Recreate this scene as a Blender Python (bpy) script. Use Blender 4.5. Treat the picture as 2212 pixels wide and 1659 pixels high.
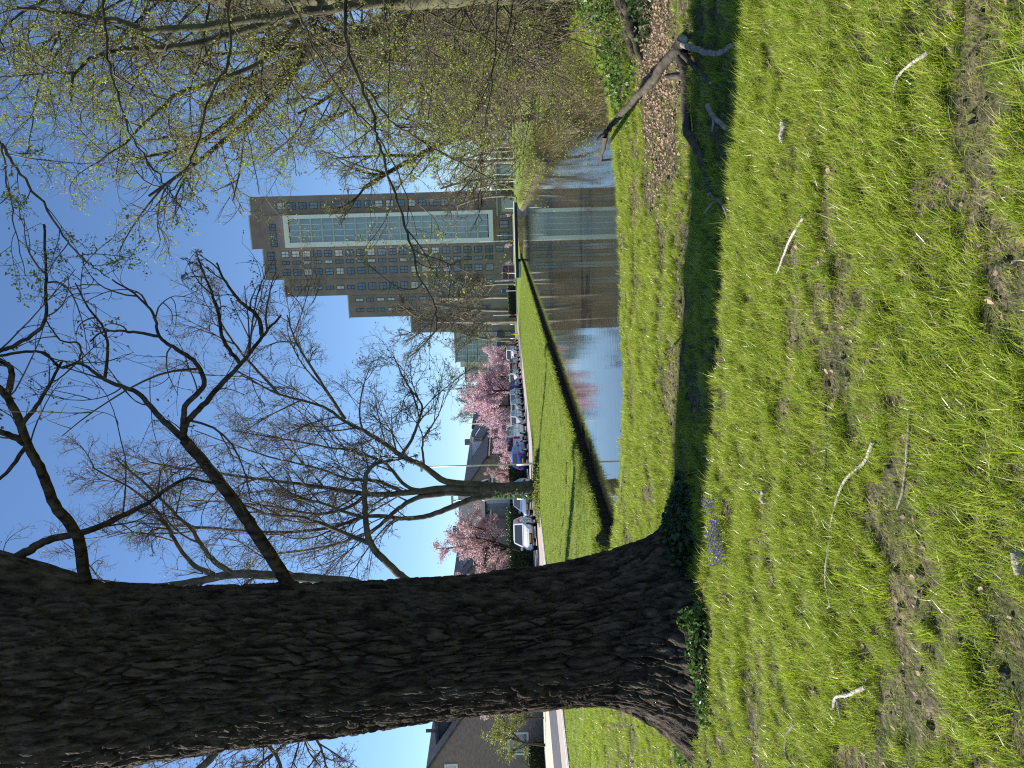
import bpy, bmesh, math, random
import numpy as np
from mathutils import Vector, Matrix

for o in list(bpy.data.objects):
    bpy.data.objects.remove(o, do_unlink=True)
SC = bpy.context.scene
COL = SC.collection

# ------------------------------------------------------------------ camera, sky, sun, exposure
EYE = 1.6                                  # eye height over the near lawn
F = 1646.0                                 # focal length for a 2212 px long side
ROLL = math.radians(1.6)                   # the phone was held a little off plumb, and sideways
PITCH = math.radians(-0.17)
E_U = Vector((math.cos(ROLL), 0, -math.sin(ROLL)))     # to the right of the standing scene
E_V = Vector((math.sin(ROLL), 0, math.cos(ROLL)))      # up
FWD = Vector((0, 1, 0))
q = Matrix.Rotation(PITCH, 3, E_U)
E_V = q @ E_V; FWD = q @ FWD
cam_d = bpy.data.cameras.new('camera'); cam = bpy.data.objects.new('camera', cam_d); COL.objects.link(cam)
cam_d.sensor_fit = 'HORIZONTAL'; cam_d.sensor_width = 36.0
cam_d.lens = F / 2212.0 * 36.0
cam_d.clip_start = 0.05; cam_d.clip_end = 6000
cx, cy, cz = -E_V, E_U, -FWD               # picture stands on its side: scene-up points to the picture's left
cam.matrix_world = Matrix(((cx.x, cy.x, cz.x, 0), (cx.y, cy.y, cz.y, 0), (cx.z, cy.z, cz.z, EYE), (0, 0, 0, 1)))
SC.camera = cam

SUN_AZ = Vector((-0.95, 0.31, 0)).normalized()
SUN_EL = math.radians(39)
W = bpy.data.worlds.new('World'); SC.world = W; W.use_nodes = True
wn = W.node_tree.nodes; wl = W.node_tree.links
sky = wn.new('ShaderNodeTexSky'); sky.sky_type = 'NISHITA'; sky.sun_disc = False
sky.sun_elevation = SUN_EL; sky.sun_rotation = math.atan2(SUN_AZ.x, SUN_AZ.y) % (2 * math.pi)
sky.altitude = 0; sky.air_density = 0.9; sky.dust_density = 0.0; sky.ozone_density = 6.0
wl.new(sky.outputs[0], wn['Background'].inputs[0]); wn['Background'].inputs[1].default_value = 0.082
sun_d = bpy.data.lights.new('sun', 'SUN'); sun = bpy.data.objects.new('sun', sun_d); COL.objects.link(sun)
sun_d.energy = 5.0; sun_d.angle = math.radians(0.53); sun_d.color = (1.0, 0.955, 0.88)
sdir = Vector((SUN_AZ.x * math.cos(SUN_EL), SUN_AZ.y * math.cos(SUN_EL), math.sin(SUN_EL)))
sun.rotation_euler = sdir.to_track_quat('Z', 'Y').to_euler(); sun.location = (-20, 10, 30)
SC.view_settings.view_transform = 'Standard'; SC.view_settings.look = 'None'
SC.view_settings.exposure = 1.08; SC.view_settings.gamma = 1.0
SC.render.engine = 'CYCLES'
SC.cycles.use_denoising = False; SC.cycles.filter_width = 1.15; SC.cycles.sample_clamp_indirect = 4.0
SC.cycles.max_bounces = 6; SC.cycles.transparent_max_bounces = 8
SC.cycles.caustics_reflective = False; SC.cycles.caustics_refractive = False

# ------------------------------------------------------------------ helpers
def at(px, py, D):
    """the point that lies D metres deep along the sight line of a photograph point (2212-wide copy)"""
    a = (829.5 - py) / F; b = (1106.0 - px) / F
    d = FWD + E_U * a + E_V * b
    return Vector((0, 0, EYE)) + d * (D / d.y)
def onz(px, py, z=0.0):
    a = (829.5 - py) / F; b = (1106.0 - px) / F
    d = FWD + E_U * a + E_V * b
    k = (z - EYE) / d.z
    return Vector((0, 0, EYE)) + d * k
RD = np.array((0.23, 0.973)); RN = np.array((-0.973, 0.23)); RO = np.array((-8.5, 35.0))
def st(s, t, z=0.0):
    p = RO + RD * s + RN * t
    return Vector((p[0], p[1], z))
ROAD_ANG = math.atan2(RD[1], RD[0])        # heading of the street

def tag(o, label=None, cat=None, group=None, kind=None):
    if label: o['label'] = label
    if cat: o['category'] = cat
    if group: o['group'] = group
    if kind: o['kind'] = kind
    return o
def empty(name, loc, rz=0.0):
    o = bpy.data.objects.new(name, None); COL.objects.link(o)
    o.location = loc; o.rotation_euler = (0, 0, rz); o.empty_display_size = 0.2
    return o
def link(name, me, parent=None, loc=None, rot=None):
    o = bpy.data.objects.new(name, me); COL.objects.link(o)
    if parent is not None: o.parent = parent
    if loc is not None: o.location = loc
    if rot is not None: o.rotation_euler = rot
    return o
def mesh_np(name, V, faces_list, mats=(), smooth=False, mi=None):
    """V (n,3); faces_list: list of (m,k) index arrays"""
    V = np.asarray(V, dtype=np.float32)
    me = bpy.data.meshes.new(name)
    me.vertices.add(len(V)); me.vertices.foreach_set('co', V.ravel())
    tot = sum(f.size for f in faces_list); nf = sum(len(f) for f in faces_list)
    me.loops.add(tot); me.polygons.add(nf)
    li = np.concatenate([f.ravel() for f in faces_list]).astype(np.int32)
    sizes = np.concatenate([np.full(len(f), f.shape[1], dtype=np.int32) for f in faces_list])
    starts = np.concatenate(([0], np.cumsum(sizes)[:-1])).astype(np.int32)
    me.loops.foreach_set('vertex_index', li)
    me.polygons.foreach_set('loop_start', starts); me.polygons.foreach_set('loop_total', sizes)
    if mi is not None: me.polygons.foreach_set('material_index', np.asarray(mi, dtype=np.int32))
    if smooth: me.polygons.foreach_set('use_smooth', np.ones(nf, dtype=bool))
    for m in mats: me.materials.append(m)
    me.update(calc_edges=True); me.validate()
    return me

class MB:
    """collects boxes, prisms and loose faces for ONE mesh"""
    def __init__(self): self.v = []; self.f = []; self.m = []
    def quad(self, a, b, c, d, m=0):
        i = len(self.v); self.v += [tuple(a), tuple(b), tuple(c), tuple(d)]; self.f.append((i, i+1, i+2, i+3)); self.m.append(m)
    def poly(self, pts, m=0):
        i = len(self.v); self.v += [tuple(p) for p in pts]; self.f.append(tuple(range(i, i+len(pts)))); self.m.append(m)
    def box(self, x0, x1, y0, y1, z0, z1, m=0):
        i = len(self.v)
        self.v += [(x0,y0,z0),(x1,y0,z0),(x1,y1,z0),(x0,y1,z0),(x0,y0,z1),(x1,y0,z1),(x1,y1,z1),(x0,y1,z1)]
        for f in ((0,3,2,1),(4,5,6,7),(0,1,5,4),(1,2,6,5),(2,3,7,6),(3,0,4,7)):
            self.f.append(tuple(i+k for k in f)); self.m.append(m)
        return self
    def prism(self, pts, d, m=0):
        """closed outline pts (list of 3-vectors) pushed along d"""
        n = len(pts); i = len(self.v); d = Vector(d)
        self.v += [tuple(p) for p in pts] + [tuple(Vector(p) + d) for p in pts]
        self.f.append(tuple(range(i+n-1, i-1, -1))); self.m.append(m)
        self.f.append(tuple(range(i+n, i+2*n))); self.m.append(m)
        for k in range(n):
            j = (k+1) % n
            self.f.append((i+k, i+j, i+n+j, i+n+k)); self.m.append(m)
        return self
    def cyl(self, p0, p1, r0, r1=None, n=12, m=0, cap=True):
        r1 = r0 if r1 is None else r1
        p0 = Vector(p0); p1 = Vector(p1); ax = (p1-p0).normalized()
        u = ax.orthogonal().normalized(); w = ax.cross(u)
        i = len(self.v)
        for p, r in ((p0, r0), (p1, r1)):
            for k in range(n):
                a = 2*math.pi*k/n; self.v.append(tuple(p + (u*math.cos(a)+w*math.sin(a))*r))
        for k in range(n):
            j = (k+1) % n; self.f.append((i+k, i+j, i+n+j, i+n+k)); self.m.append(m)
        if cap:
            self.f.append(tuple(range(i+n-1, i-1, -1))); self.m.append(m)
            self.f.append(tuple(range(i+n, i+2*n))); self.m.append(m)
        return self
    def mesh(self, name, mats, smooth=False):
        me = bpy.data.meshes.new(name); me.from_pydata(self.v, [], self.f)
        for x in (mats if isinstance(mats, (list, tuple)) else [mats]): me.materials.append(x)
        me.polygons.foreach_set('material_index', np.array(self.m, dtype=np.int32))
        if smooth: me.polygons.foreach_set('use_smooth', np.ones(len(self.f), dtype=bool))
        me.update()
        return me
    def build(self, name, mats, parent=None, loc=None, rot=None, smooth=False, bevel=0):
        o = link(name, self.mesh(name, mats, smooth), parent, loc, rot)
        if bevel:
            b = o.modifiers.new('bevel', 'BEVEL'); b.width = bevel; b.segments = 2; b.limit_method = 'ANGLE'
        return o

# noise in numpy
def _h(ix, iy, s):
    n = (ix.astype(np.int64) * 374761393 + iy.astype(np.int64) * 668265263 + s * 1442695041) & 0x7fffffff
    n = ((n ^ (n >> 13)) * 1274126177) & 0x7fffffff
    n = ((n ^ (n >> 15)) * 461845907) & 0x7fffffff
    return ((n ^ (n >> 16)) & 0xffff) / 65535.0
def vn(x, y, s=0):
    x = np.asarray(x, float); y = np.asarray(y, float)
    ix = np.floor(x); iy = np.floor(y); fx = x-ix; fy = y-iy
    fx = fx*fx*(3-2*fx); fy = fy*fy*(3-2*fy)
    a = _h(ix, iy, s); b = _h(ix+1, iy, s); c = _h(ix, iy+1, s); d = _h(ix+1, iy+1, s)
    return (a*(1-fx)+b*fx)*(1-fy) + (c*(1-fx)+d*fx)*fy
def fbm(x, y, s=0, o=4):
    r = 0; a = 0.5; t = 0
    for k in range(o):
        r = r + a*vn(x*2**k, y*2**k, s+k*17); t += a; a *= 0.5
    return r/t
def cell(x, y, s=0, wrap=None):
    ix = np.floor(x); iy = np.floor(y)
    f1 = np.full(x.shape, 9.0); f2 = np.full(x.shape, 9.0); idv = np.zeros(x.shape)
    for dx in (-1, 0, 1):
        for dy in (-1, 0, 1):
            gx = ix+dx; gy = iy+dy
            hx = np.mod(gx, wrap) if wrap else gx
            px = gx + _h(hx, gy, s); py = gy + _h(hx, gy, s+77)
            d = np.hypot(px-x, py-y)
            m = d < f1
            f2 = np.where(m, f1, np.minimum(f2, d)); idv = np.where(m, _h(hx, gy, s+5), idv); f1 = np.where(m, d, f1)
    return f1, f2, idv
def sstep(a, b, x):
    t = np.clip((x-a)/(b-a), 0, 1); return t*t*(3-2*t)

# ------------------------------------------------------------------ materials
def nt(m): return m.node_tree.nodes, m.node_tree.links
def mat(name, c1, c2=None, rough=0.8, scale=4.0, detail=5.0, bump=0.0, bscale=None, spec=0.3, metal=0.0, stretch=(1,1,1), lo=0.35, hi=0.65, coat=0.0):
    m = bpy.data.materials.new(name); m.use_nodes = True
    n, l = nt(m); b = n['Principled BSDF']
    b.inputs['Roughness'].default_value = rough; b.inputs['Metallic'].default_value = metal
    b.inputs['Specular IOR Level'].default_value = spec; b.inputs['Coat Weight'].default_value = coat
    b.inputs['Base Color'].default_value = (*c1, 1)
    if c2 is not None or bump:
        tc = n.new('ShaderNodeTexCoord'); mp = n.new('ShaderNodeMapping'); mp.inputs['Scale'].default_value = stretch
        l.new(tc.outputs['Object'], mp.inputs[0])
    if c2 is not None:
        t = n.new('ShaderNodeTexNoise'); t.inputs['Scale'].default_value = scale; t.inputs['Detail'].default_value = detail
        r = n.new('ShaderNodeValToRGB'); r.color_ramp.elements[0].position = lo; r.color_ramp.elements[1].position = hi
        r.color_ramp.elements[0].color = (*c1, 1); r.color_ramp.elements[1].color = (*c2, 1)
        l.new(mp.outputs[0], t.inputs['Vector']); l.new(t.outputs['Fac'], r.inputs[0]); l.new(r.outputs[0], b.inputs['Base Color'])
    if bump:
        t2 = n.new('ShaderNodeTexNoise'); t2.inputs['Scale'].default_value = bscale or scale*4; t2.inputs['Detail'].default_value = 6
        bp = n.new('ShaderNodeBump'); bp.inputs['Strength'].default_value = bump; bp.inputs['Distance'].default_value = 0.02
        l.new(mp.outputs[0], t2.inputs['Vector']); l.new(t2.outputs['Fac'], bp.inputs['Height']); l.new(bp.outputs[0], b.inputs['Normal'])
    return m
def leafmat(name, cols, trans=0.45, rough=0.55, clumpy=0.0):
    """thin leaf: colour differs from leaf to leaf, light passes through"""
    m = bpy.data.materials.new(name); m.use_nodes = True
    n, l = nt(m); n.remove(n['Principled BSDF'])
    out = n['Material Output']
    geo = n.new('ShaderNodeNewGeometry'); oi = n.new('ShaderNodeObjectInfo')
    ad = n.new('ShaderNodeMath'); ad.operation = 'MULTIPLY'; ad.inputs[1].default_value = clumpy; fr = n.new('ShaderNodeMath'); fr.operation = 'MULTIPLY_ADD'; fr.inputs[1].default_value = 1-clumpy
    l.new(oi.outputs['Random'], ad.inputs[0]); l.new(geo.outputs['Random Per Island'], fr.inputs[0]); l.new(ad.outputs[0], fr.inputs[2])
    r = n.new('ShaderNodeValToRGB'); cr = r.color_ramp
    while len(cr.elements) < len(cols): cr.elements.new(0.5)
    for k, c in enumerate(cols):
        cr.elements[k].position = k/max(1, len(cols)-1); cr.elements[k].color = (*c, 1)
    l.new(fr.outputs[0], r.inputs[0])
    d = n.new('ShaderNodeBsdfPrincipled'); d.inputs['Roughness'].default_value = rough; d.inputs['Specular IOR Level'].default_value = 0.3
    t = n.new('ShaderNodeBsdfTranslucent'); mx = n.new('ShaderNodeMixShader'); mx.inputs[0].default_value = trans
    l.new(r.outputs[0], d.inputs['Base Color']); l.new(r.outputs[0], t.inputs['Color'])
    l.new(d.outputs[0], mx.inputs[1]); l.new(t.outputs[0], mx.inputs[2]); l.new(mx.outputs[0], out.inputs[0])
    return m

M = {}
M['bark_near'] = mat('bark_near', (0.020,0.015,0.011), (0.125,0.10,0.074), 0.92, 16, 9, 1.0, 90, 0.15, stretch=(1,1,0.3), lo=0.36, hi=0.74)
M['bark_limb'] = mat('bark_limb', (0.035,0.028,0.021), (0.085,0.074,0.05), 0.9, 9, 6, 0.5, 50, 0.15)
M['bark_mid'] = mat('bark_mid', (0.055,0.048,0.037), (0.12,0.108,0.083), 0.9, 3, 6, 0.4, 14, 0.15)
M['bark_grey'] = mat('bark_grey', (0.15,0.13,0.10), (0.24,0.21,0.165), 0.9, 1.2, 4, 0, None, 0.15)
M['bark_green'] = mat('bark_green', (0.05,0.045,0.03), (0.125,0.12,0.065), 0.9, 5, 6, 0.4, 30, 0.15)
M['twig'] = mat('twig', (0.065,0.047,0.035), (0.135,0.105,0.077), 0.75, 6, 3, 0, None, 0.3)
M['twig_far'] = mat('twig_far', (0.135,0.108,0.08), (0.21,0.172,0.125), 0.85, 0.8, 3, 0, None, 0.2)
M['dead_wood'] = mat('dead_wood', (0.16,0.13,0.10), (0.34,0.30,0.25), 0.9, 14, 6, 0.5, 60, 0.15)
M['pale_wood'] = mat('pale_wood', (0.30,0.27,0.23), (0.50,0.47,0.42), 0.9, 20, 6, 0.5, 60, 0.15)
M['dark_wood'] = mat('dark_wood', (0.045,0.038,0.03), (0.10,0.085,0.065), 0.9, 14, 6, 0.5, 60, 0.15)
M['bud'] = leafmat('bud', [(0.16,0.12,0.09), (0.26,0.20,0.13), (0.22,0.22,0.10)], 0.25)
M['young_leaf'] = leafmat('young_leaf', [(0.20,0.26,0.03), (0.31,0.37,0.045), (0.25,0.30,0.055), (0.42,0.45,0.085)], 0.5)
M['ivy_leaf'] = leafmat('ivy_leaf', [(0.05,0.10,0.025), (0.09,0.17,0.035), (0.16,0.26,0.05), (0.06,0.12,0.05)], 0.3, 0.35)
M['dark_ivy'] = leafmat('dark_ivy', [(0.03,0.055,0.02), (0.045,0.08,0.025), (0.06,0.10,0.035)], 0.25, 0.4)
M['hedge_leaf'] = leafmat('hedge_leaf', [(0.06,0.085,0.03), (0.09,0.12,0.035), (0.13,0.15,0.05)], 0.25, 0.5)
M['yellow_leaf'] = leafmat('yellow_leaf', [(0.20,0.24,0.05), (0.30,0.33,0.07), (0.16,0.19,0.05)], 0.4, 0.5)
M['pink'] = leafmat('pink', [(0.68,0.47,0.52), (0.76,0.57,0.61), (0.58,0.37,0.43), (0.84,0.68,0.70)], 0.35)
M['pale_pink'] = leafmat('pale_pink', [(0.68,0.50,0.52), (0.54,0.33,0.34), (0.78,0.62,0.62), (0.42,0.24,0.23)], 0.35)
M['violet'] = leafmat('violet', [(0.05,0.018,0.26), (0.09,0.03,0.36), (0.035,0.012,0.18)], 0.3)
M['grass'] = leafmat('grass', [(0.15,0.22,0.02), (0.24,0.335,0.028), (0.33,0.42,0.04), (0.40,0.46,0.06), (0.48,0.49,0.12)], 0.5, 0.30, 0.55)
M['lawn'] = leafmat('lawn', [(0.21,0.28,0.035), (0.27,0.34,0.045), (0.34,0.39,0.065)], 0.45, 0.5)
M['straw'] = leafmat('straw', [(0.30,0.24,0.13), (0.38,0.31,0.19), (0.20,0.15,0.085), (0.33,0.29,0.13)], 0.3, 0.8)
M['litter'] = leafmat('litter', [(0.09,0.055,0.032), (0.26,0.17,0.10), (0.42,0.31,0.21), (0.15,0.085,0.045), (0.52,0.42,0.32)], 0.2, 0.6)
M['brick_tower'] = mat('brick_tower', (0.225,0.172,0.158), (0.28,0.22,0.20), 0.9, 0.35, 8, 0, None, 0.2)
M['brick_house'] = mat('brick_house', (0.23,0.165,0.15), (0.32,0.24,0.215), 0.9, 2.5, 10, 0.3, 30, 0.2, stretch=(1,1,4))
M['concrete'] = mat('concrete', (0.42,0.41,0.40), (0.50,0.49,0.47), 0.85, 1.5, 5)
M['white'] = mat('white', (0.74,0.74,0.73), (0.82,0.82,0.81), 0.5, 2, 4)
M['cream'] = mat('cream', (0.55,0.49,0.38), (0.64,0.58,0.46), 0.85, 1.2, 4)
M['roof'] = mat('roof', (0.045,0.048,0.058), (0.085,0.088,0.10), 0.8, 3, 6, 0.5, 20, stretch=(1,1,1))
M['darkframe'] = mat('darkframe', (0.03,0.035,0.05), None, 0.45)
M['siding'] = mat('siding', (0.05,0.065,0.10), (0.07,0.085,0.12), 0.7, 1, 3, stretch=(1,1,8))
M['brown'] = mat('brown', (0.12,0.075,0.05), (0.17,0.11,0.075), 0.6, 3, 4)
M['glass'] = mat('glass', (0.07,0.10,0.14), (0.16,0.21,0.27), 0.06, 0.35, 2, spec=0.9)
M['glass_pale'] = mat('glass_pale', (0.15,0.20,0.25), (0.27,0.34,0.40), 0.08, 0.25, 3, spec=0.8)
M['curtain'] = mat('curtain', (0.45,0.46,0.47), (0.6,0.61,0.62), 0.25, 0.5, 2, spec=0.6)
M['carglass'] = mat('carglass', (0.035,0.045,0.05), None, 0.04, spec=0.9)
M['tyre'] = mat('tyre', (0.02,0.02,0.021), None, 0.8)
M['rim'] = mat('rim', (0.45,0.46,0.47), None, 0.35, metal=0.7)
M['plate'] = mat('plate', (0.85,0.52,0.03), None, 0.5)
M['red'] = mat('red', (0.5,0.02,0.02), None, 0.25)
M['lampglass'] = mat('lampglass', (0.75,0.77,0.78), None, 0.12, spec=0.8)
M['black'] = mat('black', (0.015,0.015,0.017), None, 0.5)
M['galv'] = mat('galv', (0.42,0.43,0.42), (0.55,0.56,0.54), 0.5, 6, 3, metal=0.3)
M['yellow'] = mat('yellow', (0.75,0.5,0.02), None, 0.5)
M['bluesign'] = mat('bluesign', (0.05,0.13,0.5), None, 0.4)
M['stake'] = mat('stake', (0.025,0.020,0.014), (0.06,0.05,0.034), 0.85, 5, 5, 0.5, 30)
M['asphalt'] = mat('asphalt', (0.05,0.053,0.065), (0.075,0.078,0.09), 0.9, 3, 6)
M['paving'] = mat('paving', (0.30,0.25,0.215), (0.40,0.34,0.30), 0.85, 1.4, 10, 0.2, 30, lo=0.3, hi=0.7)
M['slabs'] = mat('slabs', (0.42,0.37,0.30), (0.52,0.46,0.38), 0.85, 0.9, 8)
M['kerb'] = mat('kerb', (0.34,0.33,0.31), (0.44,0.43,0.41), 0.85, 3, 5)
M['paint'] = mat('paint', (0.78,0.78,0.76), None, 0.7)

# ------------------------------------------------------------------ ground, canal, street
WATER = -0.65
LEFT = [(-3.35, 18.0), (16.0, 100.0), (18.8, 112.0)]
OTHER = [(26.0, 112.0), (22.5, 100.0), (19.0, 82.0), (13.0, 48.0), (10.2, 34.0), (6.4, 18.5), (5.7, 14.8), (4.6, 12.8), (2.6, 11.9),
         (0.5, 12.0), (-1.4, 12.7), (-2.9, 14.3), (-3.6, 16.2), (-3.35, 18.0)]
def seg_d(x, y, pts):
    best = np.full(np.shape(x), 1e9)
    for (ax, ay), (bx, by) in zip(pts[:-1], pts[1:]):
        vx, vy = bx-ax, by-ay; L2 = vx*vx+vy*vy
        t = np.clip(((x-ax)*vx+(y-ay)*vy)/L2, 0, 1)
        best = np.minimum(best, np.hypot(x-ax-t*vx, y-ay-t*vy))
    return best
RING = LEFT + OTHER[:-1]
def inside(x, y, ring):
    c = np.zeros(np.shape(x), bool); n = len(ring)
    for i in range(n):
        (x0, y0), (x1, y1) = ring[i], ring[(i+1) % n]
        if y0 == y1: continue
        k = ((y0 > y) != (y1 > y)) & (x < (x1-x0)*(y-y0)/(y1-y0)+x0)
        c ^= k
    return c
def pond(x, y):
    """distance to the waterline (minus inside) and how much it is the left, timbered bank"""
    dl = seg_d(x, y, LEFT); dn = seg_d(x, y, OTHER[:-1])
    d = np.minimum(dl, dn); d = np.where(inside(x, y, RING), -d, d)
    return d, sstep(-0.6, 0.6, dn-dl)
def land(x, y):
    t = (x-RO[0])*RN[0]+(y-RO[1])*RN[1]
    z = 0.1*sstep(-6.5, -0.8, t)
    near = sstep(26, 14, y)*sstep(-2.0, -6.0, t)
    z = z + near*((fbm(x*0.45, y*0.45, 3)-0.5)*0.16 + (fbm(x*2.2, y*2.6, 8)-0.5)*0.075)
    z = z + (1-near)*sstep(-0.6, -3, t)*(fbm(x*0.3, y*0.3, 31)-0.5)*0.12
    return z - 0.35*sstep(110, 190, y)
def gz(x, y):
    x = np.asarray(x, float); y = np.asarray(y, float)
    d, w = pond(x, y); L = land(x, y)
    zn = np.interp(d, [-0.6, 0, 0.35, 0.8, 1.25, 2.0], [-1.1, -0.68, -0.30, -0.10, -0.02, 0.0])
    zl = np.interp(d, [-0.6, -0.06, 0.02, 0.12, 0.5, 2.0, 4.0, 6.5], [-1.4, -1.2, -0.6, -0.46, -0.42, -0.30, -0.13, 0.0])
    return np.where(d > 6.5, L, L*sstep(-0.2, 2.2, d) + zn*(1-w) + zl*w)
def gzs(x, y): return float(gz(np.array([x]), np.array([y]))[0])

def ground_mat(name, soil1, soil2, green1, green2, gscale, gl, gh, stretch=(1, 1, 1)):
    m = bpy.data.materials.new(name); m.use_nodes = True
    n, l = nt(m); b = n['Principled BSDF']; b.inputs['Roughness'].default_value = 0.95; b.inputs['Specular IOR Level'].default_value = 0.15
    tc = n.new('ShaderNodeTexCoord'); mp = n.new('ShaderNodeMapping'); mp.inputs['Scale'].default_value = stretch; l.new(tc.outputs['Object'], mp.inputs[0])
    def noise(s, d=6):
        t = n.new('ShaderNodeTexNoise'); t.inputs['Scale'].default_value = s; t.inputs['Detail'].default_value = d; l.new(mp.outputs[0], t.inputs['Vector']); return t
    def ramp(t, c1, c2, a, e):
        r = n.new('ShaderNodeValToRGB'); r.color_ramp.elements[0].position = a; r.color_ramp.elements[1].position = e
        r.color_ramp.elements[0].color = (*c1, 1); r.color_ramp.elements[1].color = (*c2, 1); l.new(t.outputs['Fac'], r.inputs[0]); return r
    s = ramp(noise(22, 8), soil1, soil2, 0.35, 0.68); g = ramp(noise(9, 8), green1, green2, 0.35, 0.68)
    k = ramp(noise(gscale, 6), (0, 0, 0), (1, 1, 1), gl, gh)
    mx = n.new('ShaderNodeMix'); mx.data_type = 'RGBA'
    l.new(k.outputs[0], mx.inputs[0]); l.new(s.outputs[0], mx.inputs[6]); l.new(g.outputs[0], mx.inputs[7]); l.new(mx.outputs[2], b.inputs['Base Color'])
    bp = n.new('ShaderNodeBump'); bp.inputs['Strength'].default_value = 0.9; bp.inputs['Distance'].default_value = 0.03
    l.new(noise(40, 8).outputs['Fac'], bp.inputs['Height']); l.new(bp.outputs[0], b.inputs['Normal'])
    return m
M['soil'] = ground_mat('soil', (0.035,0.027,0.02), (0.22,0.175,0.125), (0.035,0.045,0.014), (0.075,0.09,0.028), 2.6, 0.40, 0.6)
M['turf'] = ground_mat('turf', (0.15,0.15,0.05), (0.23,0.21,0.08), (0.12,0.175,0.025), (0.185,0.245,0.04), 0.55, 0.25, 0.5)

def axis(dense, lo, hi, step, grow=1.25):
    a = list(np.arange(dense[0], dense[1]+1e-6, step)); s = step
    while a[-1] < hi: s *= grow; a.append(a[-1]+s)
    s = step
    while a[0] > lo: s *= grow; a.insert(0, a[0]-s)
    return np.array(a)
xs = axis((-13, 15), -2500, 2500, 0.22); ya = axis((0.5, 27), -60, 27, 0.2)
ys = np.concatenate([ya, axis((27.6, 112), 27.5, 4000, 0.6)])
X, Y = np.meshgrid(xs, ys)
d, w = pond(X, Y)
Z = gz(X, Y) - 1.3*sstep(1.05, 0.35, d)
nx, ny = len(xs), len(ys)
idx = np.arange(nx*ny).reshape(ny, nx)
q = np.stack([idx[:-1, :-1], idx[:-1, 1:], idx[1:, 1:], idx[1:, :-1]], -1).reshape(-1, 4)
cxm = X[:-1, :-1].ravel(); cym = Y[:-1, :-1].ravel()
tt = (cxm-RO[0])*RN[0]+(cym-RO[1])*RN[1]
mi = np.where((cym < 14.5) & (tt < -6), 0, 1)
g = link('ground', mesh_np('ground', np.stack([X, Y, Z], -1).reshape(-1, 3), [q], [M['soil'], M['turf']], True, mi)); tag(g, kind='structure')

# bank strip that follows the waterline
def resample(pts, step):
    out = []
    for (a, b) in zip(pts[:-1], pts[1:]):
        L = math.hypot(b[0]-a[0], b[1]-a[1]); n = max(1, int(L/step))
        out += [(a[0]+(b[0]-a[0])*k/n, a[1]+(b[1]-a[1])*k/n) for k in range(n)]
    return out
ring = np.array(resample(RING+[RING[0]], 0.45))
nb = len(ring)
sm = (np.roll(ring, 1, 0)+np.roll(ring, -1, 0)+ring*2)/4
ring = np.where((ring[:, 1:] < 24), sm, ring)
tan = np.roll(ring, -2, 0)-np.roll(ring, 2, 0); tan /= np.linalg.norm(tan, axis=1)[:, None]
out_n = np.stack([-tan[:, 1], tan[:, 0]], 1)
if inside(np.array([ring[20, 0]+out_n[20, 0]*0.5]), np.array([ring[20, 1]+out_n[20, 1]*0.5]), RING)[0]: out_n = -out_n
ds = np.array([-0.55, -0.2, -0.06, 0.02, 0.12, 0.3, 0.5, 0.75, 1.0, 1.25, 1.5])
P = ring[:, None, :]+out_n[:, None, :]*ds[None, :, None]
jit = (fbm(P[..., 0]*2.3, P[..., 1]*2.3, 41)-0.5)*0.10
Zb = gz(P[..., 0], P[..., 1])+0.006 + jit*sstep(0.0, 0.3, ds)[None]*sstep(1.4, 1.0, ds)[None]
i2 = np.arange(nb*len(ds)).reshape(nb, len(ds)); j2 = np.roll(i2, -1, 0)
qb = np.stack([i2[:, :-1], i2[:, 1:], j2[:, 1:], j2[:, :-1]], -1).reshape(-1, 4)
bk = link('bank', mesh_np('bank', np.concatenate([P, Zb[..., None]], -1).reshape(-1, 3), [qb], [M['turf'], M['soil']], True,
          np.tile(np.where(ds[:-1] < 0.28, 1, 0), nb))); tag(bk, kind='structure')

mw = bpy.data.materials.new('water'); mw.use_nodes = True
n, l = nt(mw); b = n['Principled BSDF']
b.inputs['Base Color'].default_value = (0.030, 0.030, 0.018, 1); b.inputs['Roughness'].default_value = 0.02
b.inputs['IOR'].default_value = 1.333; b.inputs['Specular IOR Level'].default_value = 0.6
tc = n.new('ShaderNodeTexCoord'); mp = n.new('ShaderNodeMapping'); mp.inputs['Scale'].default_value = (0.8, 2.6, 1); l.new(tc.outputs['Object'], mp.inputs[0])
t1 = n.new('ShaderNodeTexNoise'); t1.inputs['Scale'].default_value = 1.6; t1.inputs['Detail'].default_value = 3; l.new(mp.outputs[0], t1.inputs['Vector'])
t2 = n.new('ShaderNodeTexNoise'); t2.inputs['Scale'].default_value = 6; t2.inputs['Detail'].default_value = 2; l.new(mp.outputs[0], t2.inputs['Vector'])
ma = n.new('ShaderNodeMath'); ma.operation = 'MULTIPLY_ADD'; ma.inputs[1].default_value = 0.25; l.new(t2.outputs['Fac'], ma.inputs[0]); l.new(t1.outputs['Fac'], ma.inputs[2])
bp = n.new('ShaderNodeBump'); bp.inputs['Strength'].default_value = 0.055; bp.inputs['Distance'].default_value = 0.035
l.new(ma.outputs[0], bp.inputs['Height']); l.new(bp.outputs[0], b.inputs['Normal'])
wp = ring+out_n*0.25
wm = MB(); wm.poly([(p[0], p[1], WATER) for p in wp])
tag(wm.build('water', mw), kind='structure')

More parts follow.
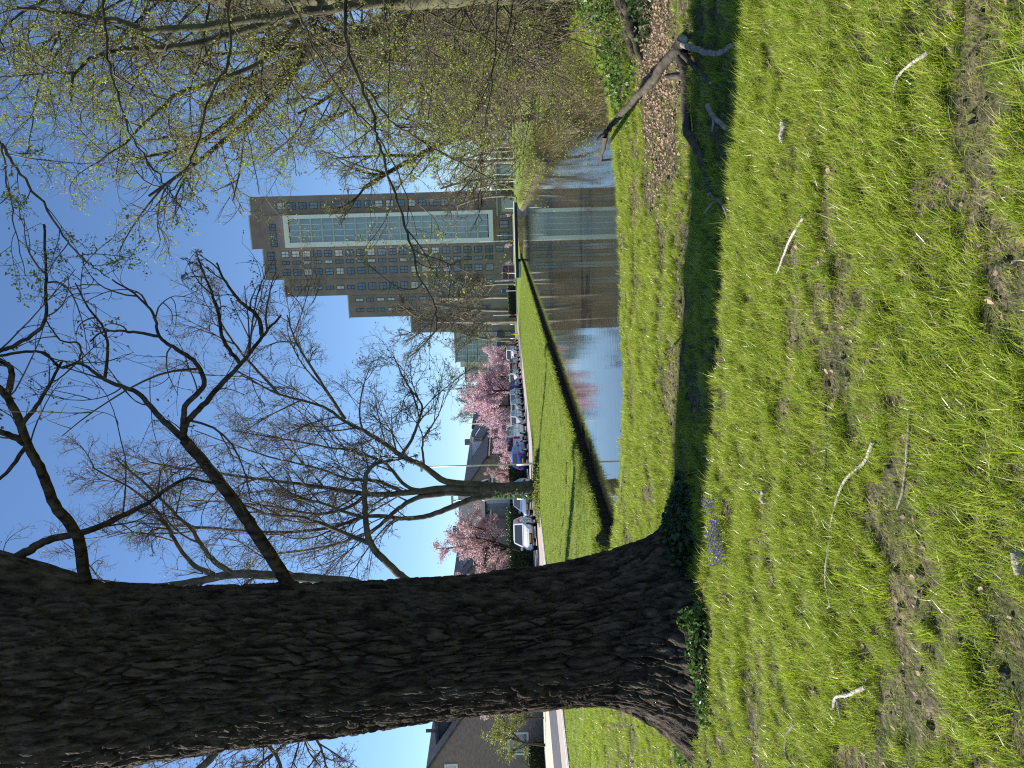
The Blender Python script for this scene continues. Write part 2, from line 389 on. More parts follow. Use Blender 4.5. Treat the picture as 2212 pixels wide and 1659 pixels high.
# the timber revetment along the far bank: stakes side by side
rev = empty('timber_revetment', (LEFT[0][0], LEFT[0][1], -0.65))
tag(rev, 'row of dark upright stakes holding the grass bank along the water', 'revetment')
rng = random.Random(5)
stake_me = [MB().cyl((0, 0, -0.55), (0, 0, 0), 0.062, 0.055, 7).mesh('stake', M['stake']) for _ in range(1)]
pts = []
lp = LEFT[:2]; Lb = math.hypot(lp[1][0]-lp[0][0], lp[1][1]-lp[0][1]); k = -2.0
ux, uy = (lp[1][0]-lp[0][0])/Lb, (lp[1][1]-lp[0][1])/Lb
while k < Lb-1:
    pts.append((lp[0][0]+ux*k, lp[0][1]+uy*k)); k += 0.125+rng.random()*0.035
far_st = MB()
for i, (x, y) in enumerate(pts):
    x += uy*(0.05+rng.uniform(-0.02, 0.02)); y -= ux*(0.05+rng.uniform(-0.02, 0.02))
    top = -0.47+rng.uniform(-0.05, 0.03)
    if i < 300:
        o = link('stake', stake_me[0], rev, Vector((x, y, top+0.0))-rev.location, (rng.uniform(-.05, .05), rng.uniform(-.05, .05), rng.random()*6))
        o.scale = (1, 1, 1.25)
    else:
        far_st.cyl((x, y, -0.95), (x, y, top), 0.062, 0.055, 6)
o = far_st.build('stake_row', M['stake'], rev, -rev.location); tag(o, kind='stuff')

# street: brick carriageway, parking strip, kerb, pavement, side street
def strip(name, s0, s1, t0, t1, z, m, kind='structure'):
    mb = MB(); k = max(1, int((s1-s0)/4))
    for i in range(k):
        a = s0+(s1-s0)*i/k; c = s0+(s1-s0)*(i+1)/k
        mb.quad(st(a, t1, z), st(a, t0, z), st(c, t0, z), st(c, t1, z))
    o = mb.build(name, m); tag(o, kind=kind); return o
RZ = 0.1
strip('road', -60, 92, 0.25, 4.35, RZ+0.012, M['paving'])
strip('parking_strip', 7, 92, 4.35, 6.6, RZ+0.014, M['paving'])
strip('side_road', -60, 7, 3.4, 8.0, RZ+0.020, M['asphalt'])
strip('front_pavement', -60, 8, 8.0, 16.4, RZ+0.024, M['slabs'])
strip('road_line', -60, 5, 0.95, 1.07, RZ+0.020, M['paint'])
kb = MB(); kb.prism([st(8, 6.6, 0), st(8, 6.78, 0), st(8, 6.78, RZ+0.13), st(8, 6.6, RZ+0.13)], st(92, 6.6)-st(8, 6.6)); tag(kb.build('kerb', M['kerb']), kind='structure')
pv = MB(); pv.prism([st(8, 6.785, 0), st(8, 9.0, 0), st(8, 9.0, RZ+0.12), st(8, 6.785, RZ+0.12)], st(92, 6.6)-st(8, 6.6)); tag(pv.build('pavement', M['slabs']), kind='structure')
kb = MB(); kb.prism([st(-60, 0.1, 0), st(-60, 0.24, 0), st(-60, 0.24, RZ+0.05), st(-60, 0.1, RZ+0.05)], st(92, 0)-st(-60, 0)); tag(kb.build('edging', M['kerb']), kind='structure')
# cross street and forecourt in front of the tower
cs = MB(); a, b_ = 96, 118
cs.quad(st(a, 60, RZ-0.02), st(a, -6.3, RZ-0.02), st(a+7, -6.3, RZ-0.02), st(a+7, 60, RZ-0.02)); tag(cs.build('cross_road', M['asphalt']), kind='structure')

# ------------------------------------------------------------------ buildings
def window(parent, mats, W_, H_, loc, rz, mull=1, trans=0.0, cache={}, depth=0.10, frame=0.07):
    """frame (part) with its pane (sub-part); the frame stands proud of the wall, the pane sits back in it"""
    key = (mats, W_, H_, mull, trans, depth, frame)
    if key not in cache:
        f = MB(); d0, d1 = -0.03, depth
        f.box(-W_/2, W_/2, -d1, d0, 0, frame); f.box(-W_/2, W_/2, -d1, d0, H_-frame, H_)
        f.box(-W_/2, -W_/2+frame, -d1, d0, frame+.001, H_-frame-.001); f.box(W_/2-frame, W_/2, -d1, d0, frame+.001, H_-frame-.001)
        for k in range(1, mull+1):
            x = -W_/2+W_*k/(mull+1); f.box(x-frame*.4, x+frame*.4, -d1+.004, d0, frame+.002, H_-frame-.002)
        if trans: f.box(-W_/2+frame+.002, W_/2-frame-.002, -d1+.008, d0, H_*trans-frame*.35, H_*trans+frame*.35)
        p = MB(); p.box(-W_/2+frame*.5, W_/2-frame*.5, -0.045, 0.0, frame*.5, H_-frame*.5)
        cache[key] = (f.mesh('window', M[mats[0]]), p.mesh('pane', M[mats[1]]))
    fm, pm = cache[key]
    o = link('window', fm, parent, loc, (0, 0, rz)); link('pane', pm, o)
    return o

# tower: local x runs to the right along the facade, y into the building
TD = 205.0; T0 = at(1107, 522, TD); T0.z = -0.35
tower = empty('apartment_tower', T0, math.atan2(-0.23, 0.973))
tag(tower, 'tall stepped brown brick apartment tower with a white framed balcony bay', 'building')
FH = 2.89
def tb(name, x0, x1, y0, y1, z0, z1, m, par=tower): return MB().box(x0, x1, y0, y1, z0, z1).build(name, m, par)
tb('wall', -8.5, 8.6, 0.0, 16, 0, 67.2, M['brick_tower'])                # main shaft with the white bay
tb('wall', 8.62, 13.5, 0.35, 14, 0, 69.5, M['brick_tower'])
tb('wall', -13.2, -8.52, 0.25, 15, 0, 62.3, M['brick_tower'])
tb('wall', -19.4, -13.22, 0.55, 14, 0, 45.4, M['brick_tower'])
tb('wall', -24.2, -19.42, 0.9, 13, 0, 28.6, M['brick_tower'])
tb('penthouse', -0.2, 8.6, 1.0, 13, 67.2, 70.3, M['brick_tower'])
for (x0, x1, y0, y1, z) in ((-8.7, -.3, -.08, 16, 67.2), (-13.4, -8.6, .17, 15, 62.3), (-19.6, -13.3, .47, 14, 45.4), (-24.4, -19.5, .82, 13, 28.6), (-.4, 8.8, .9, 13, 70.3), (8.7, 13.6, .27, 14, 69.5)):
    tb('parapet', x0, x1, y0, y1, z+0.002, z+0.3, M['concrete'])
# white bay
bz0, bz1 = 5.2, 60.8
tb('bay_frame', 0.05, 1.35, -1.5, -0.01, bz0, bz1, M['white']); tb('bay_frame', 7.5, 8.5, -1.5, -0.01, bz0, bz1, M['white'])
tb('bay_frame', 1.352, 7.498, -1.5, -0.01, bz1-1.3, bz1, M['white']); tb('bay_frame', 1.352, 7.498, -1.5, -0.01, bz0, bz0+1.2, M['white'])
nfl = 18; fh2 = (bz1-bz0-2.5)/nfl
bal_me = MB().box(1.36, 7.49, -1.35, -0.02, -0.22, 0.22).mesh('balcony_slab', M['concrete'])
gl_me = MB().box(1.36, 7.49, -1.22, -1.10, 0.09, fh2-0.39).mesh('glazing', M['glass_pale'])
mu_me = MB().box(-0.06, 0.06, -1.29, -1.221, 0.09, fh2-0.39).mesh('mullion', M['white'])
for k in range(nfl):
    z = bz0+1.2+k*fh2
    if k: link('balcony_slab', bal_me, tower, (0, 0, z))
    gg = link('glazing', gl_me, tower, (0, 0, z+0.15))
    for xm in (2.9, 4.45, 6.0): link('mullion', mu_me, gg, (xm, 0, 0))
rw = random.Random(11)
def wcol(x, w_, z_top, n_, yf, mull, skip=()):
    for k in range(n_):
        if k in skip: continue
        m = ('darkframe', rw.choice(['glass', 'glass', 'glass_pale', 'curtain']))
        window(tower, m, w_, 2.1, (x, yf, z_top-.2-k*FH), 0, mull, 0.45, frame=0.10)
wcol(-1.75, 1.75, 60.6, 21, 0.0, 1)
wcol(-4.0, 0.95, 60.6, 20, 0.0, 0)
wcol(-6.6, 1.75, 60.6, 20, 0.0, 1)
wcol(-11.0, 1.0, 58.0, 6, 0.25, 0)
wcol(-10.9, 1.9, 58.0-6*FH, 13, 0.25, 1)
wcol(-14.6, 0.9, 41.6, 13, 0.55, 0)
wcol(-17.4, 0.9, 41.6, 13, 0.55, 0)
wcol(-21.8, 1.8, 24.4, 8, 0.9, 1)
wcol(10.9, 1.8, 60.6, 19, 0.35, 1)
for x in (1.2, 3.2, 5.4): window(tower, ('darkframe', 'glass'), 1.7, 1.75, (x, 0.0, 63.2), 0, 1, 0.62, frame=0.10)
for x in (-2.2, -5.4): window(tower, ('darkframe', 'glass'), 2.2, 2.0, (x, 0.0, 64.2), 0, 1, 0.62, frame=0.10)
for x in (1.6, 4.6, 7.2): window(tower, ('darkframe', 'glass'), 2.0, 2.6, (x, 0.0, 1.0), 0, 1, 0.6, frame=0.12)
# ground-floor wing with dark glass on the right
pav = empty('glass_pavilion', T0 + Vector((0.973*12+0.23*4, -0.23*12-0.973*4, 0)), math.atan2(-0.23, 0.973))
tag(pav, 'low dark glass pavilion with grey roof edge at the foot of the tower', 'building')
MB().box(0, 10, -6, 3, 0, 4.4).build('glazing', M['darkframe'], pav); MB().box(-.3, 10.3, -6.4, 3.2, 4.402, 5.2).build('roof', M['concrete'], pav)
for k in range(6): MB().box(0.2+k*1.9, 0.35+k*1.9, -6.08, -6.002, 0, 4.39).build('mullion', M['galv'], pav)
for k in range(5): MB().box(0.45+k*1.9, 2.0+k*1.9, -6.05, -6.003, 0.3, 4.2).build('pane', M['glass'], pav)

# lower block with glazed galleries
B0 = T0 + Vector((0.973*-24.4, -0.23*-24.4, 0))
low = empty('gallery_flats', B0, math.atan2(-0.23, 0.973))
tag(low, 'lower brown apartment block with white glazed galleries and a cream end wall', 'building')
def lb(name, x0, x1, y0, y1, z0, z1, m): return MB().box(x0, x1, y0, y1, z0, z1).build(name, m, low)
lb('wall', -8.5, 0.1, 1.2, 14, 0, 16.8, M['brick_tower']); lb('end_wall', -9.9, -8.51, 1.1, 13, 0, 15.6, M['cream'])
lb('parapet', -8.7, 0.2, 1.1, 14, 16.802, 17.1, M['concrete'])
lb('canopy', -8.4, 0, -0.2, 1.19, 3.3, 4.9, M['siding'])
gal = empty('gallery', (0, 0, 0)); gal.parent = low
for k in range(4):
    for j in range(5): window(low, ('white', 'glass_pale'), 1.55, 2.5, (-7.5+j*1.62, 1.2, 5.2+k*2.85), 0, 0, 0.45, depth=0.3, frame=0.09)
bpy.data.objects.remove(gal)
for j in range(4): window(low, ('darkframe', 'glass'), 1.5, 1.9, (-7.2+j*2.1, 1.2, 1.0), 0, 1, 0.6, frame=0.10)
# far flats beyond, over the street
fb = empty('grey_flats', at(1107, 800, 255) * 1.0, math.atan2(-0.23, 0.973)); fb.location.z = -0.35
tag(fb, 'distant grey flat roofed block showing above the pink cherry trees', 'building')
MB().box(-3.5, 3.5, 0, 10, 0, 16.5).build('wall', M['concrete'], fb); MB().box(-3.7, 3.7, -.2, 10.2, 16.502, 16.9).build('parapet', M['brown'], fb)
for k in range(4):
    for j in range(2): window(fb, ('darkframe', 'glass'), 2.2, 1.5, (-1.7+j*3.3, 0, 3+k*3.2), 0, 1)

# houses along the street: local x to the street (right), y along the street away from us
HA = math.atan2(RD[1], RD[0])-math.pi/2
def house_root(name, s, t, label):
    o = empty(name, st(s, t, 0.08), HA); tag(o, label, 'house'); return o
# house with its gable to us: origin at gable plane, x = -t
h1 = house_root('gabled_house', 10.0, 18.8, 'purple grey brick house with dark pitched roof, its gable wall to the lawn')
w_ = 7.1; ez, rz_ = 2.75, 7.4
MB().prism([(-w_, 0, 0), (w_, 0, 0), (w_, 0, ez), (0, 0, rz_), (-w_, 0, ez)], (0, 11, 0)).build('wall', M['brick_house'], h1)
for sg in (-1, 1):
    n_ = Vector((rz_-ez, 0, w_)).normalized()*0.16; n_.x *= sg
    e = Vector((sg*(w_+0.45), -0.25, ez-0.45*(rz_-ez)/w_)); r_ = Vector((0, -0.25, rz_))
    MB().prism([e+Vector((0, 0, .03)), r_+Vector((0, 0, .03)), r_+n_+Vector((-sg*0.0, 0, .03)), e+n_+Vector((0, 0, .03))], (0, 11.5, 0)).build('roof', M['roof'], h1)
def dormer(par, x0, x1, y0, y1, z0, z1, face, cheek, wmat):
    dm = empty('dormer', (0, 0, 0)); dm.parent = par
    return dm
d1 = MB().box(1.2, 5.6, 1.0, 4.4, 4.3, 6.75).build('dormer', M['siding'], h1)
MB().box(0.9, 6.0, 0.75, 4.65, 6.752, 6.98).build('dormer_roof', M['roof'], d1)
MB().box(5.75, 6.08, 0.7, 4.7, 6.98, 7.06).build('gutter', M['galv'], d1)
for y in (1.9, 3.4): window(d1, ('white', 'glass'), 1.35, 1.7, (5.6, y, 4.9), math.pi/2, 0, 0.0, frame=0.10)
window(h1, ('white', 'glass'), 1.65, 1.35, (1.6, 0, 0.95), 0, 0, 0.0, frame=0.12)
window(h1, ('white', 'curtain'), 0.95, 0.85, (-0.25, 0, 5.55), 0, 0, 0.0, frame=0.09)
MB().box(1.0, 1.16, 2.0, 2.16, 6.9, 7.75).build('flue', M['brown'], h1)
# houses with eaves to the street
def row_house(name, s0, s1, label, ez, rz_, depth=8.0, tfront=12.8, dorm=(), skyl=(), wins=(), gable=None):
    h = house_root(name, s0, tfront, label); L = s1-s0; hd = depth/2
    MB().prism([(-depth, 0, 0), (0, 0, 0), (0, 0, ez), (-hd, 0, rz_), (-depth, 0, ez)], (0, L, 0)).build('wall', M['brick_house'], h)
    for sg in (-1, 1):
        n_ = Vector((sg*(rz_-ez), 0, hd)).normalized()*0.15
        e = Vector((-hd+sg*(hd+0.5), -0.3, ez-0.5*(rz_-ez)/hd+.03)); r_ = Vector((-hd, -0.3, rz_+.03))
        MB().prism([e, r_, r_+n_, e+n_], (0, L+0.6, 0)).build('roof', M['roof'], h)
    MB().box(0.52, 0.66, -0.3, L+.3, ez-0.5, ez-0.36).build('gutter', M['white'], h)
    for (y, w2) in dorm:
        d = MB().box(-3.2, -0.7, y, y+w2, ez+0.2, ez+2.1).build('dormer', M['white'], h)
        MB().box(-3.4, -0.5, y-.2, y+w2+.2, ez+2.102, ez+2.3).build('dormer_roof', M['galv'], d)
        window(d, ('brown', 'glass'), w2*0.8, 1.2, (-0.7, y+w2/2, ez+0.65), math.pi/2, 1, 0.0)
    for y in skyl:
        k = (rz_-ez)/hd; x = -1.5; z = ez+1.5*k+0.22; u = Vector((-1, 0, k)).normalized()
        p = Vector((x, y, z)); nn = Vector((k, 0, 1)).normalized()
        MB().prism([p, p+Vector((0, .9, 0)), p+Vector((0, .9, 0))+u*1.2, p+u*1.2], nn*0.06).build('skylight', M['lampglass'], h)
    for (y, z, w2, h2) in wins: window(h, ('white', 'glass'), w2, h2, (0, y, z), math.pi/2, 1, 0.0, frame=0.09)
    MB().box(-hd-.35, -hd+.35, L*0.8, L*0.8+.7, rz_-0.3, rz_+0.9).build('chimney', M['brick_house'], h)
    return h
hb = row_house('dormer_house', 29, 45, 'brick house with slate roof and white dormer behind the white hatchback', 4.1, 7.0, dorm=((2.0, 2.6),),
          wins=((3.0, 2.6, 1.5, 1.2), (8.5, 2.5, 1.6, 1.3), (12.5, 2.5, 1.6, 1.3), (4.0, .6, 1.8, 1.4), (9.5, .5, 2.2, 1.5), (13.5, .5, 1.5, 1.5)))
# projecting cross gable
cg = MB(); cg.prism([(1.3, 7.2, 0), (1.3, 12.2, 0), (1.3, 12.2, 4.4), (1.3, 9.7, 6.7), (1.3, 7.2, 4.4)], (-5, 0, 0)); cg.build('cross_gable', M['concrete'], hb)
for sg in (-1, 1):
    y0 = 9.7; e = Vector((1.7, y0+sg*2.95, 4.05)); r_ = Vector((1.7, y0, 6.78)); up = Vector((0, 0, 0.16))
    MB().prism([e, r_, r_+up, e+up], (-5.6, 0, 0)).build('gable_roof', M['roof'], hb)
    MB().prism([e+Vector((.01, 0, -.2)), r_+Vector((.01, 0, -.2)), r_+Vector((.01, 0, 0.17)), e+Vector((.01, 0, 0.17))], (0.06, 0, 0)).build('bargeboard', M['white'], hb)
row_house('slate_roofed_house', 53, 77, 'long brick house under one dark slate roof with skylight beside the pink cherries', 4.6, 7.3, dorm=((9.0, 2.2),), skyl=(17.5,),
          wins=((2.5, 2.7, 1.6, 1.2), (6.5, 2.7, 1.6, 1.2), (14.5, 2.7, 1.6, 1.2), (19.5, 2.7, 1.6, 1.2), (3.5, .6, 2.0, 1.5), (9, .6, 2.0, 1.5), (15, .6, 2.0, 1.5), (20.5, .6, 2.0, 1.5)))
row_house('end_terrace_house', 80, 100, 'far brick terrace house partly hidden behind the pink cherry trees', 4.6, 7.4, wins=((4, .7, 2, 1.4), (10, .7, 2, 1.4), (15, .7, 2, 1.4), (6, 2.8, 1.6, 1.2), (13, 2.8, 1.6, 1.2)))

# low bridge over the far end of the canal
br = empty('canal_bridge', (19.2, 100.5, -0.65), math.atan2(-0.23, 0.973))
tag(br, 'low dark bridge with pale deck edge closing the far end of the canal', 'bridge')
MB().box(-5.2, 4.6, 0, 6, 0.62, 0.95).build('deck', M['darkframe'], br)
MB().box(-5.4, 4.8, -0.12, 6.1, 0.953, 1.06).build('deck_edge', M['concrete'], br)
MB().box(-5.2, -3.1, -0.05, 5.9, -0.6, 0.618).build('abutment', M['concrete'], br); MB().box(2.9, 4.6, -0.05, 5.9, -0.6, 0.618).build('abutment', M['concrete'], br)
for k, x in enumerate((-4.6, 3.9)):
    p = MB().cyl((x, 0.2, 1.062), (x, 0.2, 2.2), 0.06).build('post', M['white'], br)
    MB().cyl((x, 0.2, 1.9), (x, 0.2, 2.08), 0.064).build('band', M['yellow'], p)

# ------------------------------------------------------------------ trees
def tubes(branches, sides, wob=0.0, seed=0):
    """branches: list of (pts (n,3), radii (n,)); returns vertices and face arrays"""
    groups = {}
    for p, r in branches: groups.setdefault(len(p), []).append((p, r))
    VV = []; FF = []; base = 0
    ang = np.arange(sides)*2*np.pi/sides
    for n, bl in groups.items():
        P = np.array([b[0] for b in bl], float); R = np.array([b[1] for b in bl], float)
        T = np.empty_like(P); T[:, 1:-1] = P[:, 2:]-P[:, :-2]; T[:, 0] = P[:, 1]-P[:, 0]; T[:, -1] = P[:, -1]-P[:, -2]
        T /= np.linalg.norm(T, axis=2, keepdims=True)+1e-9
        ref = np.where(np.abs(T[:, 0, 2:3]) > 0.85, np.array([[1.0, 0, 0]]), np.array([[0, 0, 1.0]]))
        U = np.empty_like(T); u = np.cross(T[:, 0], ref)
        for i in range(n):
            u = u-T[:, i]*np.sum(u*T[:, i], axis=1, keepdims=True); u = u/(np.linalg.norm(u, axis=1, keepdims=True)+1e-9); U[:, i] = u
        Wv = np.cross(T, U)
        V = P[:, :, None, :]+R[:, :, None, None]*(U[:, :, None, :]*np.cos(ang)[None, None, :, None]+Wv[:, :, None, :]*np.sin(ang)[None, None, :, None])
        m = len(bl); I = base+np.arange(m*n*sides).reshape(m, n, sides)
        a = I[:, :-1]; b = I[:, 1:]; a2 = np.roll(a, -1, 2); b2 = np.roll(b, -1, 2)
        FF.append(np.stack([a, a2, b2, b], -1).reshape(-1, 4)); VV.append(V.reshape(-1, 3)); base += m*n*sides
    return np.concatenate(VV), [np.concatenate(FF)]
def rnorm(rng):
    v = rng.normal(size=3); return v/np.linalg.norm(v)
def catmull(pts, per=5):
    p = [np.array(q, float) for q in pts]; p = [2*p[0]-p[1]]+p+[2*p[-1]-p[-2]]; out = []
    for i in range(1, len(p)-2):
        for k in range(per):
            t = k/per; a, b, c, d = p[i-1], p[i], p[i+1], p[i+2]
            out.append(0.5*((2*b)+(c-a)*t+(2*a-5*b+4*c-d)*t*t+(3*b-a-3*c+d)*t**3))
    out.append(p[-2]); return np.array(out)
class Plant:
    def __init__(self, seed): self.r = np.random.default_rng(seed); self.thick = []; self.thin = []; self.tips = []
    def limb(self, pts, r0, r1, thick=True, wig=0.0):
        pts = catmull(pts, 6); n = len(pts)
        if wig: pts[1:-1] += self.r.normal(0, wig, (n-2, 3))
        rad = np.linspace(r0, r1, n)
        (self.thick if thick else self.thin).append((pts, rad)); return pts, rad
    def branch(self, p, d, L, r, spec, lvl, thick_lvl):
        s = spec[lvl]; n = s['seg']; pts = [np.array(p)]; dd = np.array(d, float); rr = self.r
        jit = rr.normal(0, s['wig']*.38, (n, 3))+rr.normal(0, s['wig']*.85, 3); step = L/n; c = s.get('curl', 0)
        for i in range(n):
            dd = dd+jit[i]; dd[2] += s['up']+c*(i/n); dd /= math.sqrt(dd@dd); pts.append(pts[-1]+dd*step)
        pts = np.array(pts); rad = np.linspace(r, max(r*s['tap'], 0.0), n+1)
        (self.thick if lvl <= thick_lvl else self.thin).append((pts, rad))
        if lvl == len(spec)-1: self.tips.append(pts)
        else: self.sprout(pts, rad, L, spec, lvl+1, thick_lvl)
    def sprout(self, pts, rad, L, spec, lvl, thick_lvl=-1, f0=None, n=None):
        s = spec[lvl]; rr = self.r; m = len(pts)-1; k = n if n is not None else s['n']
        k = int(k) + (1 if rr.random() < k-int(k) else 0)
        lo = s.get('f0', 0.25) if f0 is None else f0
        for j in range(k):
            f = lo+(1-lo)*((j+rr.random())/k); x = f*m; i = min(int(x), m-1); t = x-i
            p = pts[i]*(1-t)+pts[i+1]*t; tan = pts[i+1]-pts[i]; tan = tan/(np.linalg.norm(tan)+1e-9)
            side = rnorm(rr); side -= tan*(side@tan); side[2] += s.get('sideup', 0.0); side /= np.linalg.norm(side)+1e-9
            a = math.radians(s['ang'])*(0.65+0.7*rr.random())
            d = tan*math.cos(a)+side*math.sin(a)
            ll = s['len']*(0.55+0.8*rr.random())*(1.0-0.45*f if s.get('cone', True) else 1.0)
            if s.get('rel', True): ll *= L
            r0 = min(s['rad']*(0.7+0.6*rr.random()), (rad[i]*(1-t)+rad[i+1]*t)*0.85)
            self.branch(p, d, ll, r0, spec, lvl, thick_lvl)
    def leaves(self, per, size, spread=0.3, f0=0.2, hang=0.0, n_lim=None):
        """one small folded diamond per leaf, scattered along the outermost twigs"""
        rr = self.r; T = [t for t in self.tips]
        cnt = rr.poisson(per, len(T)); C = []; 
        for pts, c in zip(T, cnt):
            if c == 0: continue
            x = (f0+(1-f0)*rr.random(c))*(len(pts)-1); i = np.minimum(x.astype(int), len(pts)-2); t = (x-i)[:, None]
            C.append(pts[i]*(1-t)+pts[i+1]*t)
        C = np.concatenate(C); n = len(C); C = C+rr.normal(0, spread, (n, 3))
        a = rr.normal(size=(n, 3)); a[:, 2] += hang; a /= np.linalg.norm(a, axis=1)[:, None]
        b = np.cross(a, rr.normal(size=(n, 3))); b /= np.linalg.norm(b, axis=1)[:, None]
        s = size*(0.6+0.8*rr.random(n))[:, None]
        V = np.stack([C-a*s*.5, C+b*s*.32, C+a*s*.5, C-b*s*.32], 1).reshape(-1, 3)
        return V, [np.arange(4*n).reshape(n, 4)]
    def build(self, name, loc, label, barks, sides=(10, 4), leaf=None, extra_trunk=None, group=None, cat='tree'):
        loc = np.array(loc, float); o = empty(name, loc)
        tag(o, label, cat, group)
        if self.thick:
            V, Fc = tubes(self.thick, sides[0]); t = link('trunk', mesh_np('trunk', V-loc, Fc, [barks[0]], True), o)
        c = None
        if self.thin:
            V, Fc = tubes(self.thin, sides[1]); c = link('crown', mesh_np('crown', V-loc, Fc, [barks[1]], True), o)
        if leaf:
            V, Fc = leaf[0]; link(leaf[2], mesh_np(leaf[2], V-loc, Fc, [leaf[1]]), c or o)
        return o
def copy_tree(root, loc, rz, sc, label, group=None):
    def rec(o, par):
        c = o.copy(); COL.objects.link(c); c.parent = par
        for ch in list(o.children): rec(ch, c)
        return c
    r = rec(root, None); r.location = loc; r.rotation_euler = (0, 0, rz); r.scale = sc
    r['label'] = label
    if group: r['group'] = group
    return r
def S(n, ln, ang, rad, seg=5, wig=0.12, up=0.0, tap=0.35, **k): return dict(n=n, len=ln, ang=ang, rad=rad, seg=seg, wig=wig, up=up, tap=tap, **k)

# ---- the big near trunk, with furrowed bark
DT = 7.35
edge = np.array([(-420, 1712, 1262), (-200, 1695, 1262), (0, 1682, 1264), (188, 1657, 1266), (300, 1632, 1272), (417, 1608, 1275), (521, 1591, 1274), (625, 1580, 1268),
                 (768, 1563, 1266), (872, 1550, 1259), (1011, 1533, 1250), (1150, 1525, 1238), (1254, 1516, 1221), (1323, 1517, 1206), (1380, 1530, 1192), (1440, 1545, 1180), (1520, 1560, 1170)], float)
hv = np.array([0.5*(a[1]+a[2]) for a in edge])
ctr = np.array([at(a[0], h, DT) for a, h in zip(edge, hv)]); rad_ = (edge[:, 1]-edge[:, 2])/2*DT/F
o_ = np.argsort(ctr[:, 2]); zk = ctr[o_, 2]; xk = ctr[o_, 0]; rk = rad_[o_]
zz = np.linspace(-0.25, zk[-1], 680); NA = 470
th = np.pi/2+np.arange(NA)*2*np.pi/NA
TH, ZZ = np.meshgrid(th, zz)
cxz = np.interp(zz, zk, xk); rz0 = np.interp(zz, zk, rk)
ker = np.ones(25)/25; pad = lambda v: np.convolve(np.pad(v, 12, mode='edge'), ker, mode='valid')
cxz = pad(cxz); rz0 = pad(rz0)
flare = np.clip((0.95-ZZ)/0.95, 0, 1.25)
lob = 0.5+0.5*np.cos(TH*5+0.9+0.5*np.sin(TH*2))
rr_ = rz0[:, None]*(1+0.03*np.sin(3*TH+0.7*ZZ)+0.025*np.sin(5*TH-ZZ*1.1)) + flare**2.4*(0.08+0.32*lob**1.5)
per = 88
uu = (TH-np.pi/2)/(2*np.pi)*per; warp = (fbm(np.cos(TH)*2.2+ZZ*0.7, np.sin(TH)*2.2+ZZ*0.9, 5)-0.5)
u2 = uu+warp*5.0+np.sin(ZZ*1.3)*0.6; v2 = ZZ/0.40+(fbm(np.cos(TH)*5, np.sin(TH)*5+ZZ*2, 6)-0.5)*1.4
f1, f2, cid = cell(u2, v2, 9, per)
fur = np.abs(2*vn(uu*0.62+warp*5.0, ZZ*2.1, 51)-1)*0.62+np.abs(2*vn(uu*1.1+warp*7, ZZ*3.6+9, 52)-1)*0.38
ridge = (0.35+0.65*sstep(0.02, 0.30, fur))*sstep(-0.02, 0.24, f2-f1)
f1b, f2b, _ = cell(u2*2, v2*2.7, 21, per*2)
fine = sstep(0.0, 0.5, f2b-f1b)
rr_ += (ridge-0.7)*0.062*(0.6+0.45*sstep(8, 3, ZZ)) + (fine-0.5)*0.013*ridge + (cid-0.5)*0.022 + (fbm(uu*1.6, ZZ*16, 13)-0.5)*0.014
# old branch stub on the sunny side and burl under the limb
Vt = np.stack([cxz[:, None]+np.cos(TH)*rr_, DT+np.sin(TH)*rr_*0.96, ZZ], -1).reshape(-1, 3)
It = np.arange(len(zz)*NA).reshape(len(zz), NA); a_ = It[:-1]; b_ = It[1:]
qt = np.stack([a_, np.roll(a_, -1, 1), np.roll(b_, -1, 1), b_], -1).reshape(-1, 4)
BX, BY = float(np.interp(0.2, zk, xk)), DT
near_tree = empty('big_near_tree', (BX, BY, 0))
tag(near_tree, 'huge dark leaning tree trunk with deeply furrowed bark standing on the near lawn', 'tree')
base_off = np.array((BX, BY, 0))
link('trunk', mesh_np('trunk', Vt-base_off, [qt], [M['bark_near']], True), near_tree)
T = Plant(101)
def P_(px, py, D): return np.array(at(px, py, D))
c37 = lambda a, b, D: P_(a*.3967, 603.5+b*.3967, D)
tw3 = [S(1, 1, 40, .03), S(5, .66, 46, .009, 9, .13, .03, .35), S(3.4, .66, 42, .0048, 8, .16, .03, .4), S(2.6, .55, 38, .003, 6, .18, .04, .5)]
tw2 = [S(1, 1, 40, .03), S(4, .55, 50, .008, 8, .18, .04, .35), S(3.5, .6, 45, .0042, 7, .2, .05, .5), S(2, .5, 45, .003, 5, .2, .05, .5)]
def limb(T, pts, r0, r1, spec, n, f0=.25, wig=.003):
    p, r = T.limb(pts, r0, r1, True, wig); L = float(np.sum(np.linalg.norm(np.diff(p, axis=0), axis=1)))
    T.sprout(p, r, min(L, 2.6), spec, 1, -1, f0, n); return p
limb(T, [P_(650, 1300, 7.4), c37(1560, 1640, 7.25), c37(1420, 1420, 7.1), c37(1290, 1230, 7.0), c37(1130, 1020, 6.9), c37(1000, 870, 6.8)], .070, .046, tw2, 4, .5)
limb(T, [c37(1000, 870, 6.8), c37(1010, 790, 6.75), c37(1100, 690, 6.7), c37(1240, 535, 6.6), c37(1310, 465, 6.55), c37(1430, 310, 6.5), c37(1530, 195, 6.5)], .034, .009, tw3, 6, .2)
limb(T, [c37(1000, 870, 6.8), c37(850, 730, 6.9), c37(750, 620, 7.0), c37(570, 545, 7.1), c37(440, 460, 7.2), c37(330, 480, 7.2)], .030, .008, tw3, 5, .2)
limb(T, [c37(995, 830, 6.8), c37(1010, 690, 6.6), c37(1110, 575, 6.5), c37(1065, 455, 6.4), c37(960, 380, 6.3), c37(870, 310, 6.3), c37(840, 200, 6.2), c37(750, 90, 6.2), c37(610, 0, 6.1)], .026, .006, tw3, 6, .2)
